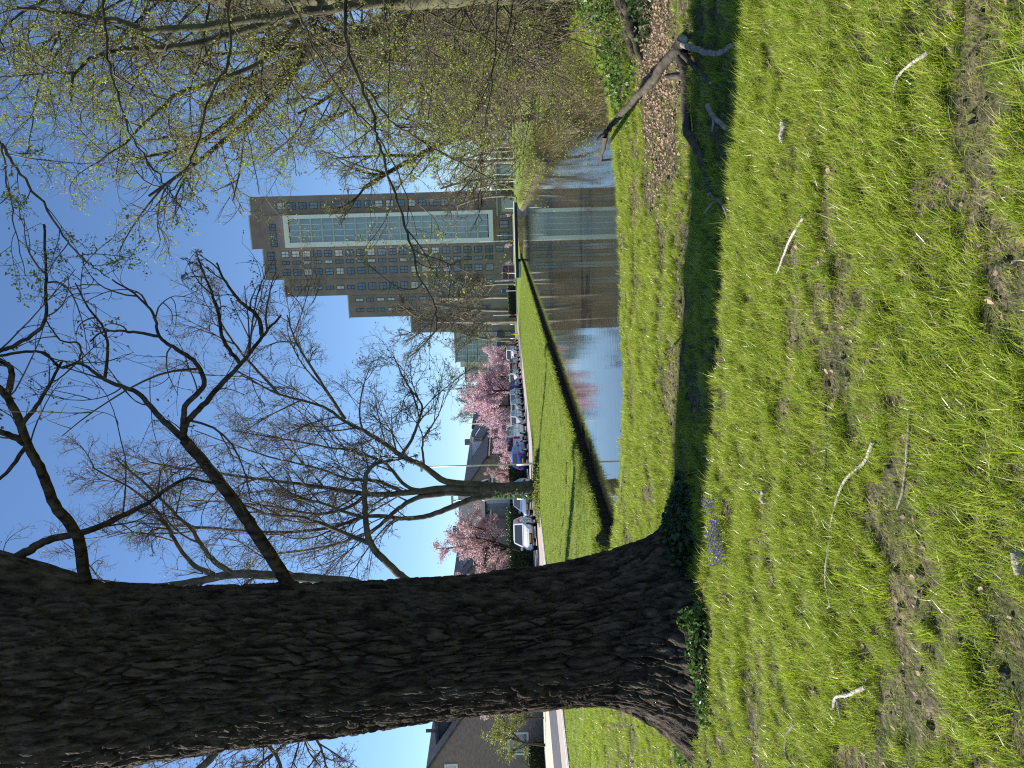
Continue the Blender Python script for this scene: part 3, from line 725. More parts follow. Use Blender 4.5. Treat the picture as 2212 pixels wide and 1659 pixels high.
limb(T, [c37(1430, 310, 6.5), c37(1400, 200, 6.5), c37(1310, 120, 6.4), c37(1230, 20, 6.3), c37(1180, -90, 6.2)], .020, .007, tw2, 4, .3)
limb(T, [c37(1310, 465, 6.55), c37(1220, 330, 6.5), c37(1180, 150, 6.4), c37(1130, 20, 6.3), c37(1080, -120, 6.2)], .018, .006, tw2, 4, .3)
limb(T, [c37(870, 310, 6.3), c37(700, 285, 6.4), c37(560, 285, 6.4), c37(490, 340, 6.4)], .014, .005, tw2, 3, .3)
limb(T, [c37(570, 545, 7.1), c37(585, 400, 7.1), c37(565, 270, 7.1), c37(480, 150, 7.0), c37(410, 20, 7.0)], .016, .006, tw2, 4, .3)
# upper right fork and its boughs
limb(T, [P_(360, 1365, 7.4), P_(220, 1310, 7.35), P_(110, 1268, 7.3), P_(20, 1238, 7.25), P_(-160, 1180, 7.2), P_(-420, 1090, 7.1)], .22, .15, tw2, 0)
limb(T, [c37(470, 1660, 7.3), c37(420, 1400, 7.1), c37(300, 1230, 7.0), c37(230, 1050, 6.9), c37(150, 900, 6.8), c37(100, 760, 6.75), c37(40, 640, 6.7), c37(-40, 560, 6.6)], .056, .028, tw3, 5, .4)
limb(T, [c37(60, 1530, 7.3), c37(150, 1480, 7.3), c37(260, 1420, 7.35), c37(480, 1370, 7.4), c37(680, 1280, 7.45), c37(800, 1220, 7.5), c37(1000, 1090, 7.5), c37(1160, 1110, 7.5)], .048, .010, tw3, 6, .4)
limb(T, [c37(120, 790, 6.75), c37(230, 640, 6.7), c37(335, 450, 6.65)], .022, .010, tw2, 2, .3)
limb(T, [c37(150, 900, 6.8), c37(60, 850, 6.7), c37(-80, 800, 6.6)], .035, .02, tw2, 2, .3)
limb(T, [c37(150, 900, 6.8), c37(30, 1060, 6.9), c37(-60, 1100, 6.9)], .02, .012, tw2, 2)
limb(T, [c37(40, 640, 6.7), c37(65, 500, 6.6), c37(0, 440, 6.6), c37(-90, 420, 6.5)], .03, .014, tw2, 3)
limb(T, [c37(-40, 560, 6.6), c37(-60, 430, 6.5), c37(0, 390, 6.4), c37(100, 350, 6.4), c37(240, 240, 6.3), c37(250, 60, 6.3), c37(250, -60, 6.2), c37(240, -300, 6.2)], .022, .009, tw2, 4)
limb(T, [c37(-40, 560, 6.6), c37(-60, 450, 6.6), c37(90, 400, 6.6), c37(240, 400, 6.7), c37(330, 480, 6.8), c37(410, 455, 6.9), c37(440, 420, 6.9), c37(430, 350, 6.9), c37(330, 330, 6.8), c37(250, 220, 6.8)], .014, .006, tw2, 3)
# boughs above the frame keep the crown going
for k in range(3):
    T.branch(np.array(at(-300, [1600, 1300, 1130][k], [7.6, 7.5, 7.2][k])), np.array([[-.5, .2, .8], [.1, .5, .9], [.55, -.1, .8]][k]), 4.5, .14, [S(1, 1, 0, .14, 7, .10, .05, .3)]+tw3[1:], 0, 0)
V, Fc = tubes(T.thick, 10); lm = link('limb', mesh_np('limb', V-base_off, Fc, [M['bark_near']], True), near_tree)
V, Fc = tubes(T.thin, 4); cr = link('crown', mesh_np('crown', V-base_off, Fc, [M['twig']], True), near_tree)
V, Fc = T.leaves(3, .022, .006, .3); link('buds', mesh_np('buds', V-base_off, Fc, [M['bud']]), cr)
# broken stub on the sunlit side
sp = [P_(655, 1570, 7.15), P_(648, 1585, 7.05), P_(662, 1592, 7.0)]
V, Fc = tubes([(np.array(sp), np.array([.05, .032, .02]))], 8); link('stub', mesh_np('stub', V-base_off, Fc, [M['dead_wood']], True), near_tree)

# ---- many-stemmed tree on the far lawn
DM = 43.0
m7 = lambda a, b, D=DM: P_(713+a*.4034, 877.8+b*.4034, D)
T = Plant(202)
spM = [S(1, 1, 40, .1), S(7, .50, 40, .055, 8, .12, .05, .3, cone=False), S(8, .58, 38, .026, 7, .13, .02, .4), S(6.5, .66, 36, .016, 7, .15, -.01, .5, curl=.12), S(3.0, .72, 32, .0125, 5, .16, -.05, .6, curl=.32)]
def mlimb(pts, r0, r1, n, Lc=9, f0=.25, spec=spM, wig=.012):
    p, r = T.limb(pts, r0, r1, True, wig); T.sprout(p, r, Lc, spec, 1, -1, f0, n); return p
mb_ = P_(1168, 1052, DM); mb_[2] = gzs(mb_[0], mb_[1])-0.1
T.limb([mb_+np.array([0, 0, -.2]), mb_+np.array([0, 0, .25]), P_(1130, 1054, DM), P_(1085, 1056, DM), P_(1036, 1055, DM)], .42, .33, True)
T.thick[-1][1][:8] = [.80, .70, .62, .56, .51, .47, .44, .42]
mlimb([m7(900, 430), m7(800, 420), m7(620, 400), m7(500, 322), m7(380, 265), m7(300, 205), m7(180, 130), m7(80, 82), P_(700, 880, 42), P_(600, 850, 41), P_(520, 810, 41)], .22, .04, 13, 9, .3)
mlimb([m7(380, 265), m7(440, 170), m7(480, 60), m7(490, -10), P_(880, 830, 41), P_(850, 770, 40)], .10, .03, 7, 6)
mlimb([m7(505, 325), m7(495, 220), m7(505, 165), m7(560, 80), m7(590, 20), P_(960, 850, 42)], .07, .02, 5, 4)
mlimb([m7(900, 450), m7(800, 445), m7(600, 440), m7(400, 465), m7(200, 470), m7(0, 440), P_(600, 1040, 44), P_(450, 1020, 44), P_(330, 1000, 44)], .24, .05, 13, 9, .35)
mlimb([m7(600, 438), m7(430, 440), m7(320, 330), m7(270, 290), m7(100, 235), m7(0, 220), P_(620, 950, 42), P_(500, 930, 41)], .12, .03, 9, 8)
mlimb([m7(900, 470), m7(800, 470), m7(650, 465), m7(470, 490), m7(350, 560), m7(250, 650), P_(760, 1165, 44), P_(680, 1185, 45), P_(560, 1200, 45)], .20, .04, 10, 8, .35)
mlimb([m7(860, 480), m7(790, 490), m7(700, 520), m7(600, 560), m7(500, 592), m7(380, 600), m7(200, 590), m7(0, 650), P_(600, 1150, 42), P_(450, 1140, 42), P_(300, 1130, 42)], .20, .05, 11, 9, .4)
mlimb([m7(400, 465), m7(250, 400), m7(100, 390), P_(680, 1010, 45), P_(560, 980, 46), P_(420, 930, 46)], .11, .03, 9, 8)
mlimb([m7(200, 470), m7(100, 540), P_(680, 1110, 40), P_(560, 1090, 39), P_(400, 1080, 38)], .11, .03, 9, 8)
mlimb([P_(600, 850, 41), P_(520, 760, 41), P_(480, 700, 40), P_(460, 650, 40)], .08, .03, 6, 7)
mlimb([P_(745, 905, 42), P_(690, 820, 41), P_(640, 740, 41), P_(620, 680, 41)], .10, .03, 7, 7)
T.build('many_stemmed_tree', (mb_[0], mb_[1], 0), 'large bare tree with several trunk stems and ivy on its base, beyond the water', (M['bark_mid'], M['twig']), (9, 3), (T.leaves(1.0, .075, .03, .6), M['bud'], 'buds'))
# ivy on its foot
def leaf_cloud(rng, C, size, up=0.0):
    n = len(C); a = rng.normal(size=(n, 3)); a[:, 2] += up; a /= np.linalg.norm(a, axis=1)[:, None]
    b = np.cross(a, rng.normal(size=(n, 3))); b /= np.linalg.norm(b, axis=1)[:, None]
    s = (size*(0.6+0.8*rng.random(n)))[:, None]; c = np.cross(a, b)*s*.12
    V = np.stack([C-a*s*.5, C+b*s*.36-a*s*.1+c, C+a*s*.5, C-b*s*.36-a*s*.1+c], 1).reshape(-1, 3)
    return V, [np.arange(4*n).reshape(n, 4)]
rv = np.random.default_rng(7)
n_ = 420; z_ = rv.random(n_)**1.6*2.6; th_ = rv.normal(math.pi*1.15, .55, n_)
rr2 = np.interp(z_, [0, .5, 1.5, 3], [.70, .58, .48, .44])+rv.random(n_)*.10
C = np.stack([mb_[0]+np.cos(th_)*rr2, mb_[1]+np.sin(th_)*rr2, mb_[2]+.1+z_], 1)
o = link('climbing_ivy', mesh_np('climbing_ivy', *leaf_cloud(rv, C, .14), [M['ivy_leaf']])); tag(o, 'ivy climbing the lit side of the many stemmed tree foot', 'ivy')
# rough grass round the foot
n_ = 1500; th_ = rv.random(n_)*6.28; r2 = .6+rv.random(n_)*1.1
C = np.stack([mb_[0]+np.cos(th_)*r2*1.3, mb_[1]+np.sin(th_)*r2*.8, np.zeros(n_)], 1); C[:, 2] = gz(C[:, 0], C[:, 1])+rv.random(n_)*.35*(2-r2).clip(0.2, 1)
o = link('tall_weeds', mesh_np('tall_weeds', *leaf_cloud(rv, C, .16, 1.5), [M['yellow_leaf']])); tag(o, kind='stuff'); tag(o, 'straggly weeds round the foot of the many stemmed tree', 'weeds')

# ---- tree half hidden behind the near trunk
DH = 26.0
T = Plant(303)
hb_ = P_(1200, 1405, DH); hb_[2] = gzs(hb_[0], hb_[1])-.15
c3 = lambda a, b, D=DH: P_(a*.3472, 1097+b*.3472, D)
spH = [S(1, 1, 40, .1), S(6, .5, 44, .036, 8, .14, .04, .3), S(7, .55, 42, .016, 7, .16, .03, .4), S(6, .64, 40, .010, 6, .18, .0, .5, curl=.12), S(2.8, .68, 34, .008, 4, .2, -.03, .6, curl=.3)]
def hl(pts, r0, r1, n, Lc=6, f0=.3): return mlimb(pts, r0, r1, n, Lc, f0, spH, .01)
T.limb([hb_, P_(1080, 1402, DH), P_(950, 1390, DH), P_(800, 1370, DH), P_(700, 1360, DH)], .55, .38, True)
hl([P_(850, 1375, DH), P_(770, 1290, 25.5), c3(2212, 470), c3(1800, 430), c3(1450, 412), c3(1200, 462), c3(950, 490), P_(230, 1260, 26), P_(100, 1240, 26), P_(-60, 1210, 26)], .20, .07, 11, 6)
hl([c3(1450, 410), c3(1330, 330), c3(1250, 230), c3(1180, 120), c3(1100, 50), P_(330, 1060, 25), P_(250, 990, 25)], .10, .03, 8, 5)
hl([c3(1330, 415), c3(1200, 350), c3(1110, 240), c3(1040, 110), c3(980, 30), P_(290, 1060, 27), P_(200, 1010, 27)], .09, .03, 8, 5)
hl([P_(905, 1330, DH), P_(885, 1262, 26), P_(854, 1233, 26), P_(802, 1176, 25.6), P_(790, 1120, 25.3), P_(788, 1039, 25), P_(806, 1005, 24.8), P_(848, 993, 24.6)], .16, .05, 6, 4, .5)
hl([P_(802, 1176, 25.6), P_(740, 1150, 26), P_(660, 1120, 26.5), P_(580, 1110, 27), P_(500, 1080, 27)], .08, .03, 7, 5)
hl([P_(790, 1120, 25.3), P_(700, 1090, 25), P_(620, 1060, 25), P_(560, 1000, 25)], .06, .02, 6, 4.5)
hl([P_(720, 1380, DH), P_(600, 1480, 26), P_(480, 1590, 26), P_(455, 1640, 26), P_(380, 1700, 26)], .22, .10, 7, 6)
hl([P_(640, 1440, 26), P_(560, 1560, 25), P_(600, 1640, 25), P_(620, 1720, 25)], .10, .04, 8, 5, .2)
hl([P_(700, 1380, DH), P_(560, 1400, 27), P_(400, 1420, 27), P_(200, 1440, 27), P_(0, 1450, 27)], .26, .10, 9, 7)
hl([P_(560, 1400, 27), P_(400, 1520, 28), P_(260, 1600, 28), P_(150, 1680, 28)], .14, .05, 8, 6)
hl([P_(420, 1420, 27), P_(330, 1540, 26), P_(300, 1620, 26), P_(230, 1700, 26)], .10, .04, 9, 6, .2)
hl([P_(600, 1480, 26), P_(660, 1560, 26), P_(600, 1620, 26), P_(520, 1680, 26)], .08, .03, 8, 5, .2)
hl([P_(660, 1560, 25.5), P_(690, 1610, 25), P_(705, 1655, 25), P_(715, 1700, 25)], .05, .02, 6, 3.5, .2)
T.build('half_hidden_tree', (hb_[0], hb_[1], 0), 'bare tree standing behind the huge near trunk, its crooked limbs showing on both sides', (M['bark_mid'], M['twig']), (9, 3), (T.leaves(1.2, .045, .02, .5), M['bud'], 'buds'))

# ---- budding tree on the right edge
T = Plant(404)
rb_ = np.array([4.75, 8.9, -0.1])
b6 = lambda a, b, D: P_(a*.3638, b*.3638, D)
b13 = lambda a, b, D: P_(713+a*.2976, b*.2976, D)
spR = [S(1, 1, 40, .05), S(9, .58, 48, .011, 8, .13, -.05, .3), S(9, .58, 46, .0052, 7, .16, -.05, .4), S(6.5, .58, 42, .0032, 4, .18, -.03, .5)]
spR2 = [S(1, 1, 40, .05), S(9, .46, 48, .007, 8, .18, -.03, .35), S(6, .55, 46, .0036, 5, .22, .0, .5), S(2.5, .55, 46, .0028, 4, .22, .0, .5)]
def rl(pts, r0, r1, n, spec=spR, Lc=2.6, f0=.15):
    if pts[0][0]/pts[0][1] > .5: pts = [np.array([5.25, 9.35, max(1.2, pts[0][2]-.3)])]+list(pts)      # every bough leaves the trunk
    return mlimb(pts, r0*.68, r1*.6, n*1.3, Lc, f0, spec, .008)
T.limb([rb_+np.array([0, 0, -.2]), rb_+np.array([.02, 0, .4]), P_(1150, -20, 9.2), P_(900, -12, 9.4), P_(700, -14, 9.6), P_(450, -10, 9.9), P_(200, -40, 10.2), P_(-100, -90, 10.5)], .20, .11, True, .02)
T.thick[-1][1][:4] = [.36, .30, .25, .21]
rl([P_(900, -10, 9.4), b6(2100, 30, 9.3), b6(1400, 130, 9.1), b6(900, 182, 8.9), b6(700, 122, 8.8), b6(300, 70, 8.7), b6(100, 45, 8.6)], .10, .03, 9)
rl([P_(700, 10, 9.6), b6(1700, 100, 9.5), b6(1150, 260, 9.4), b6(850, 290, 9.3), b6(700, 300, 9.2), b6(560, 340, 9.1), b6(440, 450, 9.0), b6(420, 600, 8.9)], .08, .02, 9)
rl([P_(650, 40, 10.5), b6(1600, 330, 10.4), b6(1300, 480, 10.3), b6(1050, 560, 10.2), b6(950, 650, 10.1), b6(700, 880, 10), b6(540, 985, 10)], .06, .015, 9)
rl([b6(600, -100, 7.2), b6(610, 0, 7.2), b6(640, 350, 7.1), b6(700, 550, 7.0), b6(790, 830, 6.9), b6(970, 1080, 6.8), b6(1080, 1250, 6.8)], .026, .007, 8, spR2, 2.0)
rl([b6(1390, -60, 8), b6(1370, 330, 7.9), b6(1250, 570, 7.8), b6(1170, 850, 7.7), b6(1060, 1080, 7.6), b6(900, 1250, 7.5)], .026, .007, 9, spR2, 2.0)
rl([b6(-100, 740, 6.6), b6(0, 840, 6.5), b6(100, 1000, 6.4), b6(250, 1200, 6.3), b6(400, 1430, 6.2), b6(520, 1550, 6.1), b6(650, 1650, 6.0)], .022, .006, 7, spR2, 1.5)
rl([b6(0, 840, 6.5), b6(40, 1050, 6.4), b6(90, 1350, 6.3), b6(150, 1640, 6.3)], .012, .005, 5, spR2, 1.4)
rl([b6(1740, -60, 7.5), b6(1780, 100, 7.5), b6(1920, 380, 7.4), b6(2100, 650, 7.4), b6(2210, 800, 7.4)], .024, .008, 8, spR2, 2.0)
rl([b13(100, -60, 7.2), b13(110, 0, 7.2), b13(140, 400, 7.1), b13(300, 800, 7.0), b13(330, 950, 7.0), b13(400, 1200, 6.9), b13(540, 1600, 6.9), P_(889, 537, 6.8), P_(904, 597, 6.8), P_(940, 656, 6.7), P_(943, 713, 6.7)], .034, .007, 9, spR2, 2.0, .2)
rl([b13(-80, 400, 7.6), b13(0, 550, 7.6), b13(200, 830, 7.5), b13(350, 1000, 7.4), b13(550, 1400, 7.3), b13(560, 1700, 7.3)], .024, .006, 8, spR2, 1.8, .2)
rl([b13(260, 640, 7.2), b13(430, 870, 7.2), b13(600, 980, 7.2), b13(900, 1160, 7.1), b13(1160, 1290, 7.1), b13(1330, 1370, 7.1)], .018, .005, 7, spR2, 1.5, .2)
rl([b13(1230, -60, 8), b13(1200, 400, 8), b13(1140, 800, 7.9), b13(1090, 1000, 7.9)], .018, .006, 8, spR2, 1.6, .1)
rl([b13(430, -40, 7.8), b13(430, 300, 7.8), b13(430, 700, 7.7), b13(420, 1200, 7.7)], .018, .006, 8, spR2, 1.8, .1)
for (a0, a1, D0) in (((330, -30), (360, 250), 11), ((200, -30), (120, 260), 10.5), ((480, -20), (620, 300), 11.5), ((560, -20), (760, 330), 12), ((640, -20), (900, 260), 12.5), ((740, -10), (960, 240), 12), ((820, -10), (1100, 200), 11), ((940, -10), (1180, 260), 12.5), ((300, -20), (40, 180), 10), ((520, 0), (420, 330), 11), ((420, 0), (250, 380), 11.5), ((700, 0), (640, 380), 12), ((1000, 0), (1240, 180), 10), ((860, -10), (1010, 300), 12), ((900, 0), (1200, 120), 10), ((1050, -10), (1280, 240), 11), ((780, 0), (880, 360), 12), ((980, -10), (1130, 330), 13), ((1080, -10), (1310, 110), 9.5), ((460, -20), (540, 240), 10), ((360, -20), (250, 200), 11), ((240, -20), (60, 330), 11), ((600, -10), (560, 420), 12), ((120, -20), (20, 140), 9.5), ((680, -10), (820, 190), 10)):
    p0 = P_(a0[0], a0[1], D0); p1 = P_(a1[0], a1[1], D0-1+T.r.random()*2); mid = (p0+p1)/2+np.array([0, 0, .35])
    rl([p0, mid, p1], .034, .010, 9, spR, 3.0, .1)
T.build('budding_tree', rb_, 'tree with drooping twigs and small yellow green spring leaves by the water', (M['bark_green'], M['twig']), (8, 3), (T.leaves(4.2, .024, .02, .1), M['young_leaf'], 'young_leaves'))
print('budding', len(T.thin), len(T.thick))

# ------------------------------------------------------------------ trees farther off
def bare_proto(seed, H, name, label, nmain=6, spread=1.0, rad=.30, group=None, barks=None, mult=1.0, leafspec=None, tw=.0):
    T = Plant(seed)
    spec = [S(1, 1, 0, rad, 8, .05, .02, .55), S(nmain, .62, 46*spread, rad*.42, 7, .10, .07, .3, f0=.22, cone=True), S(8*mult, .52, 44, rad*.17, 6, .14, .05, .4, f0=.15), S(7*mult, .5, 42, max(rad*.075, tw*1.3), 5, .18, .03, .5), S(3.4*mult, .62, 40, max(rad*.042, tw), 4, .2, .02, .6)]
    T.branch(np.array([0, 0, -.2]), np.array([T.r.normal(0, .05), T.r.normal(0, .05), 1]), H*.72, rad, spec, 0, 1)
    lf = None
    if leafspec: lf = (T.leaves(*leafspec[:3], .1), leafspec[3], leafspec[4])
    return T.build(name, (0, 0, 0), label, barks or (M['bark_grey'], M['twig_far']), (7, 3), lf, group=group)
GT = 'bare trees in front of the tower'
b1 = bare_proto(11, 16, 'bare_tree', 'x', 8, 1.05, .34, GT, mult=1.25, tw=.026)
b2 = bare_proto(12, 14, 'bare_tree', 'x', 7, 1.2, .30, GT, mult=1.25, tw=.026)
def put(o, px, py, D, rz, sc, label, first=False):
    p = at(px, py, D); p.z = gzs(p.x, p.y)-.05
    if first: o.location = p; o.rotation_euler = (0, 0, rz); o.scale = (sc,)*3; o['label'] = label; return o
    return copy_tree(o, p, rz, (sc,)*3, label)
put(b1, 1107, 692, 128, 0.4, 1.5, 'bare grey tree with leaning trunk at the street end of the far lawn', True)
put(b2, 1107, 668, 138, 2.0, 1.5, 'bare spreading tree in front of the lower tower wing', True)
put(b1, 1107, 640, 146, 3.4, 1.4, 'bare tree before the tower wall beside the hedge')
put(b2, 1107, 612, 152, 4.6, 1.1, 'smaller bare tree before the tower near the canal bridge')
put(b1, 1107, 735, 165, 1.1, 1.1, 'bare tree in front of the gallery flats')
# trees behind the cherries and houses
GB = 'bare trees behind the houses'
for k, (py, D, sc, lab) in enumerate(((850, 150, .95, 'bare tree rising behind the largest pink cherry'), (905, 140, .85, 'bare tree top showing over the slate roof end'), (1030, 112, .72, 'pale budding tree behind the ridge of the slate roofed house'))):
    o = put(b1 if k % 2 else b2, 1107, py, D, k*1.7, sc, lab); o['group'] = GB
# right bank: brownish wood behind the budding tree
GR = 'bare trees along the right bank'
b3 = bare_proto(13, 12, 'bare_tree', 'x', 9, 1.2, .20, GR, mult=1.12, tw=.014)
RB = ((425, 112, 1.15, 'bare brown tree beside the glass pavilion'), (385, 104, 1.25, 'bare brown tree behind the white posts'), (345, 92, 1.15, 'bare brown tree behind the right lawn'), (300, 80, 1.1, 'tangled bare tree above the right lawn edge'),
      (255, 62, 1.0, 'bare tree rooted on the overgrown right bank'), (205, 52, 1.0, 'bare tree deep in the right bank thicket'), (150, 46, 1.0, 'tall bare tree behind the thicket'), (90, 42, 1.0, 'bare tree at the back of the budding tree'), (30, 40, 1.0, 'bare tree at the thicket end behind the budding tree trunk'),
      (400, 150, 1.2, 'far bare tree right of the tower'), (330, 140, 1.2, 'far bare tree behind the parked row of white posts'))
for k, (py, D, sc, lab) in enumerate(RB):
    o = put(b3 if k % 3 else b3, 1107, py, D, 0.3+k*1.37, sc, lab, first=(k == 0)); o['group'] = GR
# leafy young trees filling the wood behind the budding tree
lt = bare_proto(14, 15, 'leafing_tree', 'x', 9, 1.15, .20, 'leafing trees behind the budding tree', barks=(M['bark_limb'], M['twig']), mult=1.12, tw=.006, leafspec=(2.4, .04, .04, M['young_leaf'], 'young_leaves'))
for k, (py, D, sc, lab) in enumerate(((70, 19, .95, 'tall tree with green buds right behind the budding tree'), (185, 26, 1.0, 'tree with green buds above the bank bushes'), (-30, 15, .9, 'tree with green buds at the edge of the thicket'), (250, 36, .85, 'smaller tree with green buds by the right waterline'), (120, 33, 1.1, 'tall tree with green buds deep in the thicket'))):
    put(lt, 1107, py, D, .5+k*1.3, sc, lab, first=(k == 0))
# bushes on the right bank, over the water
bsh = Plant(21)
spB = [S(1, 1, 0, .03), S(1, 1.0, 30, .022, 6, .14, .02, .3), S(6, .5, 42, .010, 5, .2, .0, .4), S(4, .5, 42, .0055, 4, .2, .0, .5)]
for k in range(26):
    a = bsh.r.random()*6.28; t = bsh.r.random()*.9
    bsh.branch(np.array([math.cos(a)*.35*bsh.r.random(), math.sin(a)*.35*bsh.r.random(), -.1]), np.array([math.cos(a)*t, math.sin(a)*t, 1.0]), 2.6+bsh.r.random()*1.2, .022, spB[1:], 0, -1)
bush = bsh.build('bank_bush', (0, 0, 0), 'x', (M['twig'], M['twig_far']), (5, 3), (bsh.leaves(1.5, .05, .03, .1), M['young_leaf'], 'young_leaves'), group='bushes on the right bank', cat='bush')
BU = ((7.6, 15.2, 1.0), (8.6, 18.5, 1.15), (9.9, 22.5, 1.2), (11.2, 27, 1.3), (12.5, 32, 1.2), (9.8, 16.5, 1.2), (11.5, 20, 1.4), (13.2, 24.5, 1.5), (15, 30, 1.5), (8.2, 13.2, 1.1), (7.9, 16.8, 1.1), (9.3, 20.6, 1.3), (10.6, 24.8, 1.3), (12.2, 29.5, 1.4), (7.2, 12.4, .8), (14.2, 38, 1.2), (12.5, 16, 1.6), (15.5, 21, 1.7))
for k, (x, y, sc) in enumerate(BU):
    p = Vector((x, y, gzs(x, y)-.05))
    lab = 'twiggy bush with sparse green leaves in the thicket on the right bank'
    if k == 0: bush.location = p; bush.scale = (sc,)*3; bush['label'] = lab
    else: copy_tree(bush, p, k*1.9, (sc*1.1, sc*1.1, sc), lab)
# reeds and dead stems along the right waterline
rv = np.random.default_rng(77)
n_ = 2600; tq = rv.random(n_); pp = np.array([(5.9, 14.8), (6.6, 18.5), (10.4, 34), (13.2, 48), (19.2, 82)])
seg = np.interp(tq, [0, .25, .6, .8, 1], [0, 1, 2, 3, 4]); i_ = np.minimum(seg.astype(int), 3); f_ = (seg-i_)[:, None]
C = pp[i_]*(1-f_)+pp[i_+1]*f_; C = C+rv.normal(0, .28, C.shape)+np.array([.25, 0]); z0 = gz(C[:, 0], C[:, 1])
br_ = [(np.array([[c[0], c[1], z-.05], [c[0]+a*.3, c[1]+b*.3, z+h*.6], [c[0]+a, c[1]+b, z+h]]), np.array([.007, .005, .003])) for c, z, a, b, h in zip(C, z0, rv.normal(-.1, .22, n_), rv.normal(0, .22, n_), .25+rv.random(n_)*.6)]
V, Fc = tubes(br_, 3); o = link('dead_stems', mesh_np('dead_stems', V, Fc, [M['straw']])); tag(o, 'dry brown stems and reeds along the right waterline', 'reeds', kind='stuff')

# ---- cherries and plums
def blossom(seed, H, name, label, m, leafsize, per, spread=1.0, rad=.14, lm='blossom', dens=1.0):
    T = Plant(seed)
    spec = [S(1, 1, 0, rad, 6, .06, .0, .7), S(7, .85, 42*spread, rad*.5, 7, .13, .06, .3, f0=.45, cone=False), S(7*dens, .5, 45, rad*.22, 6, .16, .03, .4, f0=.15), S(6*dens, .5, 45, rad*.1, 5, .2, .02, .45, f0=.1)]
    T.branch(np.array([0, 0, -.2]), np.array([0.03, 0, 1]), H*.48, rad, spec, 0, 1)
    return T.build(name, (0, 0, 0), label, (M['bark_limb'], M['bark_limb']), (7, 3), (T.leaves(per, leafsize, leafsize*1.1, .0), m, lm), cat='tree')
def pl(o, px, py, D, rz, sc, label=None):
    p = at(px, py, D); p.z = gzs(p.x, p.y)
    if label: return copy_tree(o, p, rz, sc, label)
    o.location = p; o.rotation_euler = (0, 0, rz); o.scale = sc; return o
c1 = blossom(31, 7.2, 'pink_cherry_tree', 'largest pink flowering cherry tree above the parked grey cars', M['pink'], .15, 32, 1.15, .16)
pl(c1, 1107, 876, 92, 0.2, (1.1, 1.1, 1.2))
pl(c1, 1107, 815, 104, 2.2, (1.1, 1.1, 1.12), 'pink flowering cherry tree above the blue and silver cars')
pl(c1, 1107, 842, 99, 4.2, (1.0, 1.0, 1.15), 'pink flowering cherry tree between the two larger cherries')
pl(c1, 1107, 775, 116, 5.2, (.85, .85, .85), 'last pink flowering cherry tree, next to the gallery flats')
pl(c1, 1107, 915, 86, 1.2, (.62, .62, .66), 'small pink flowering cherry tree before the slate roof end')
c2 = blossom(32, 4.6, 'pink_cherry_tree', 'small rounded pink cherry tree behind the white van', M['pink'], .11, 18, 1.2, .10)
pl(c2, 1107, 972, 72, 0.5, (1, 1, .95))
c3_ = blossom(33, 6.6, 'purple_leaf_plum', 'dusty pink flowering plum tree behind the white hatchback', M['pale_pink'], .085, 44, 1.25, .13)
pl(c3_, 1107, 1192, 56, 0.9, (1.35, 1.35, 1.32))
pl(c3_, 1107, 1244, 53, 4.4, (1.0, 1.0, 1.05), 'second dusty pink plum tree at the edge of the huge trunk')
pl(c3_, 1107, 1125, 73, 2.9, (.6, .6, .72), 'small dusty pink plum tree by the brick house with dormer')
pl(c3_, 1107, 1015, 84, 3.9, (.7, .7, .8), 'thin pale blossoming tree behind the street lamp pole')
c4 = blossom(34, 5.2, 'pink_cherry_tree', 'pink blossoming cherry beside the gable wall left of the huge trunk', M['pink'], .06, 26, 1.1, .09)
pl(c4, 1107, 1530, 45, 0.9, (.9, .9, 1.0))
c5 = blossom(35, 5.4, 'yellow_green_shrub_tree', 'slender tree with fresh yellow green leaves before the gable wall', M['yellow_leaf'], .085, 16, .85, .08, 'leaves', .8)
pl(c5, 1107, 1612, 44, 0.3, (1.1, 1.1, .95))
pl(c5, 1107, 1553, 45, 2.3, (.6, .6, .66), 'shorter yellow green leafy shrub by the pink cherry left of the huge trunk')
# three tiny blossom trees by the bridge
c6 = blossom(36, 2.6, 'blossom_sapling', 'x', M['pink'], .14, 6, 1.0, .05, 'blossom', .5)
for k, (px, py) in enumerate(((1107, 530), (1107, 568), (1107, 462))):
    lab = ['tiny pink blossoming sapling below the white bay of the tower', 'tiny pink blossoming sapling near the bridge end', 'tiny pink blossoming sapling before the glass pavilion'][k]
    p = at(px, py, 175); p.z = -.25
    if k == 0: c6.location = p; c6['label'] = lab; c6['group'] = 'blossoming saplings'
    else: copy_tree(c6, p, k*2, (1, 1, 1), lab)

# ---- hedges
def hedge(name, s0, s1, t0, t1, h, m, label, n, size):
    o = empty(name, st((s0+s1)/2, (t0+t1)/2, .1)); tag(o, label, 'hedge'); rv = np.random.default_rng(int(s0*7+t0*3)+5)
    b = MB(); b.prism([st(s0+.1, t0+.1, 0), st(s0+.1, t1-.1, 0), st(s1-.1, t1-.1, 0), st(s1-.1, t0+.1, 0)], (0, 0, h-.08)); b.build('core', M['core'], o, -o.location)
    s = s0+rv.random(n)*(s1-s0); t = t0+rv.random(n)*(t1-t0); z = rv.random(n)*h
    k = rv.integers(0, 4, n); s = np.where(k == 0, s0, s); t = np.where(k == 1, t0, t); z = np.where(k >= 2, np.where(k == 2, h, z), z); t = np.where(k == 3, t0, t)
    P = RO[None]+RD[None]*s[:, None]+RN[None]*t[:, None]; C = np.concatenate([P, (z+.1)[:, None]], 1)+rv.normal(0, .06, (n, 3))
    link('foliage', mesh_np('foliage', *leaf_cloud(rv, C-np.array(o.location), size), [m]), o)
    return o
M['core'] = mat('core', (0.03,0.035,0.018), (0.05,0.055,0.03), 0.9, 4, 4)
hedge('garden_hedge', -6, 9.5, 16.6, 17.6, 1.15, M['hedge_leaf'], 'clipped garden hedge at the foot of the gable wall', 6500, .10)
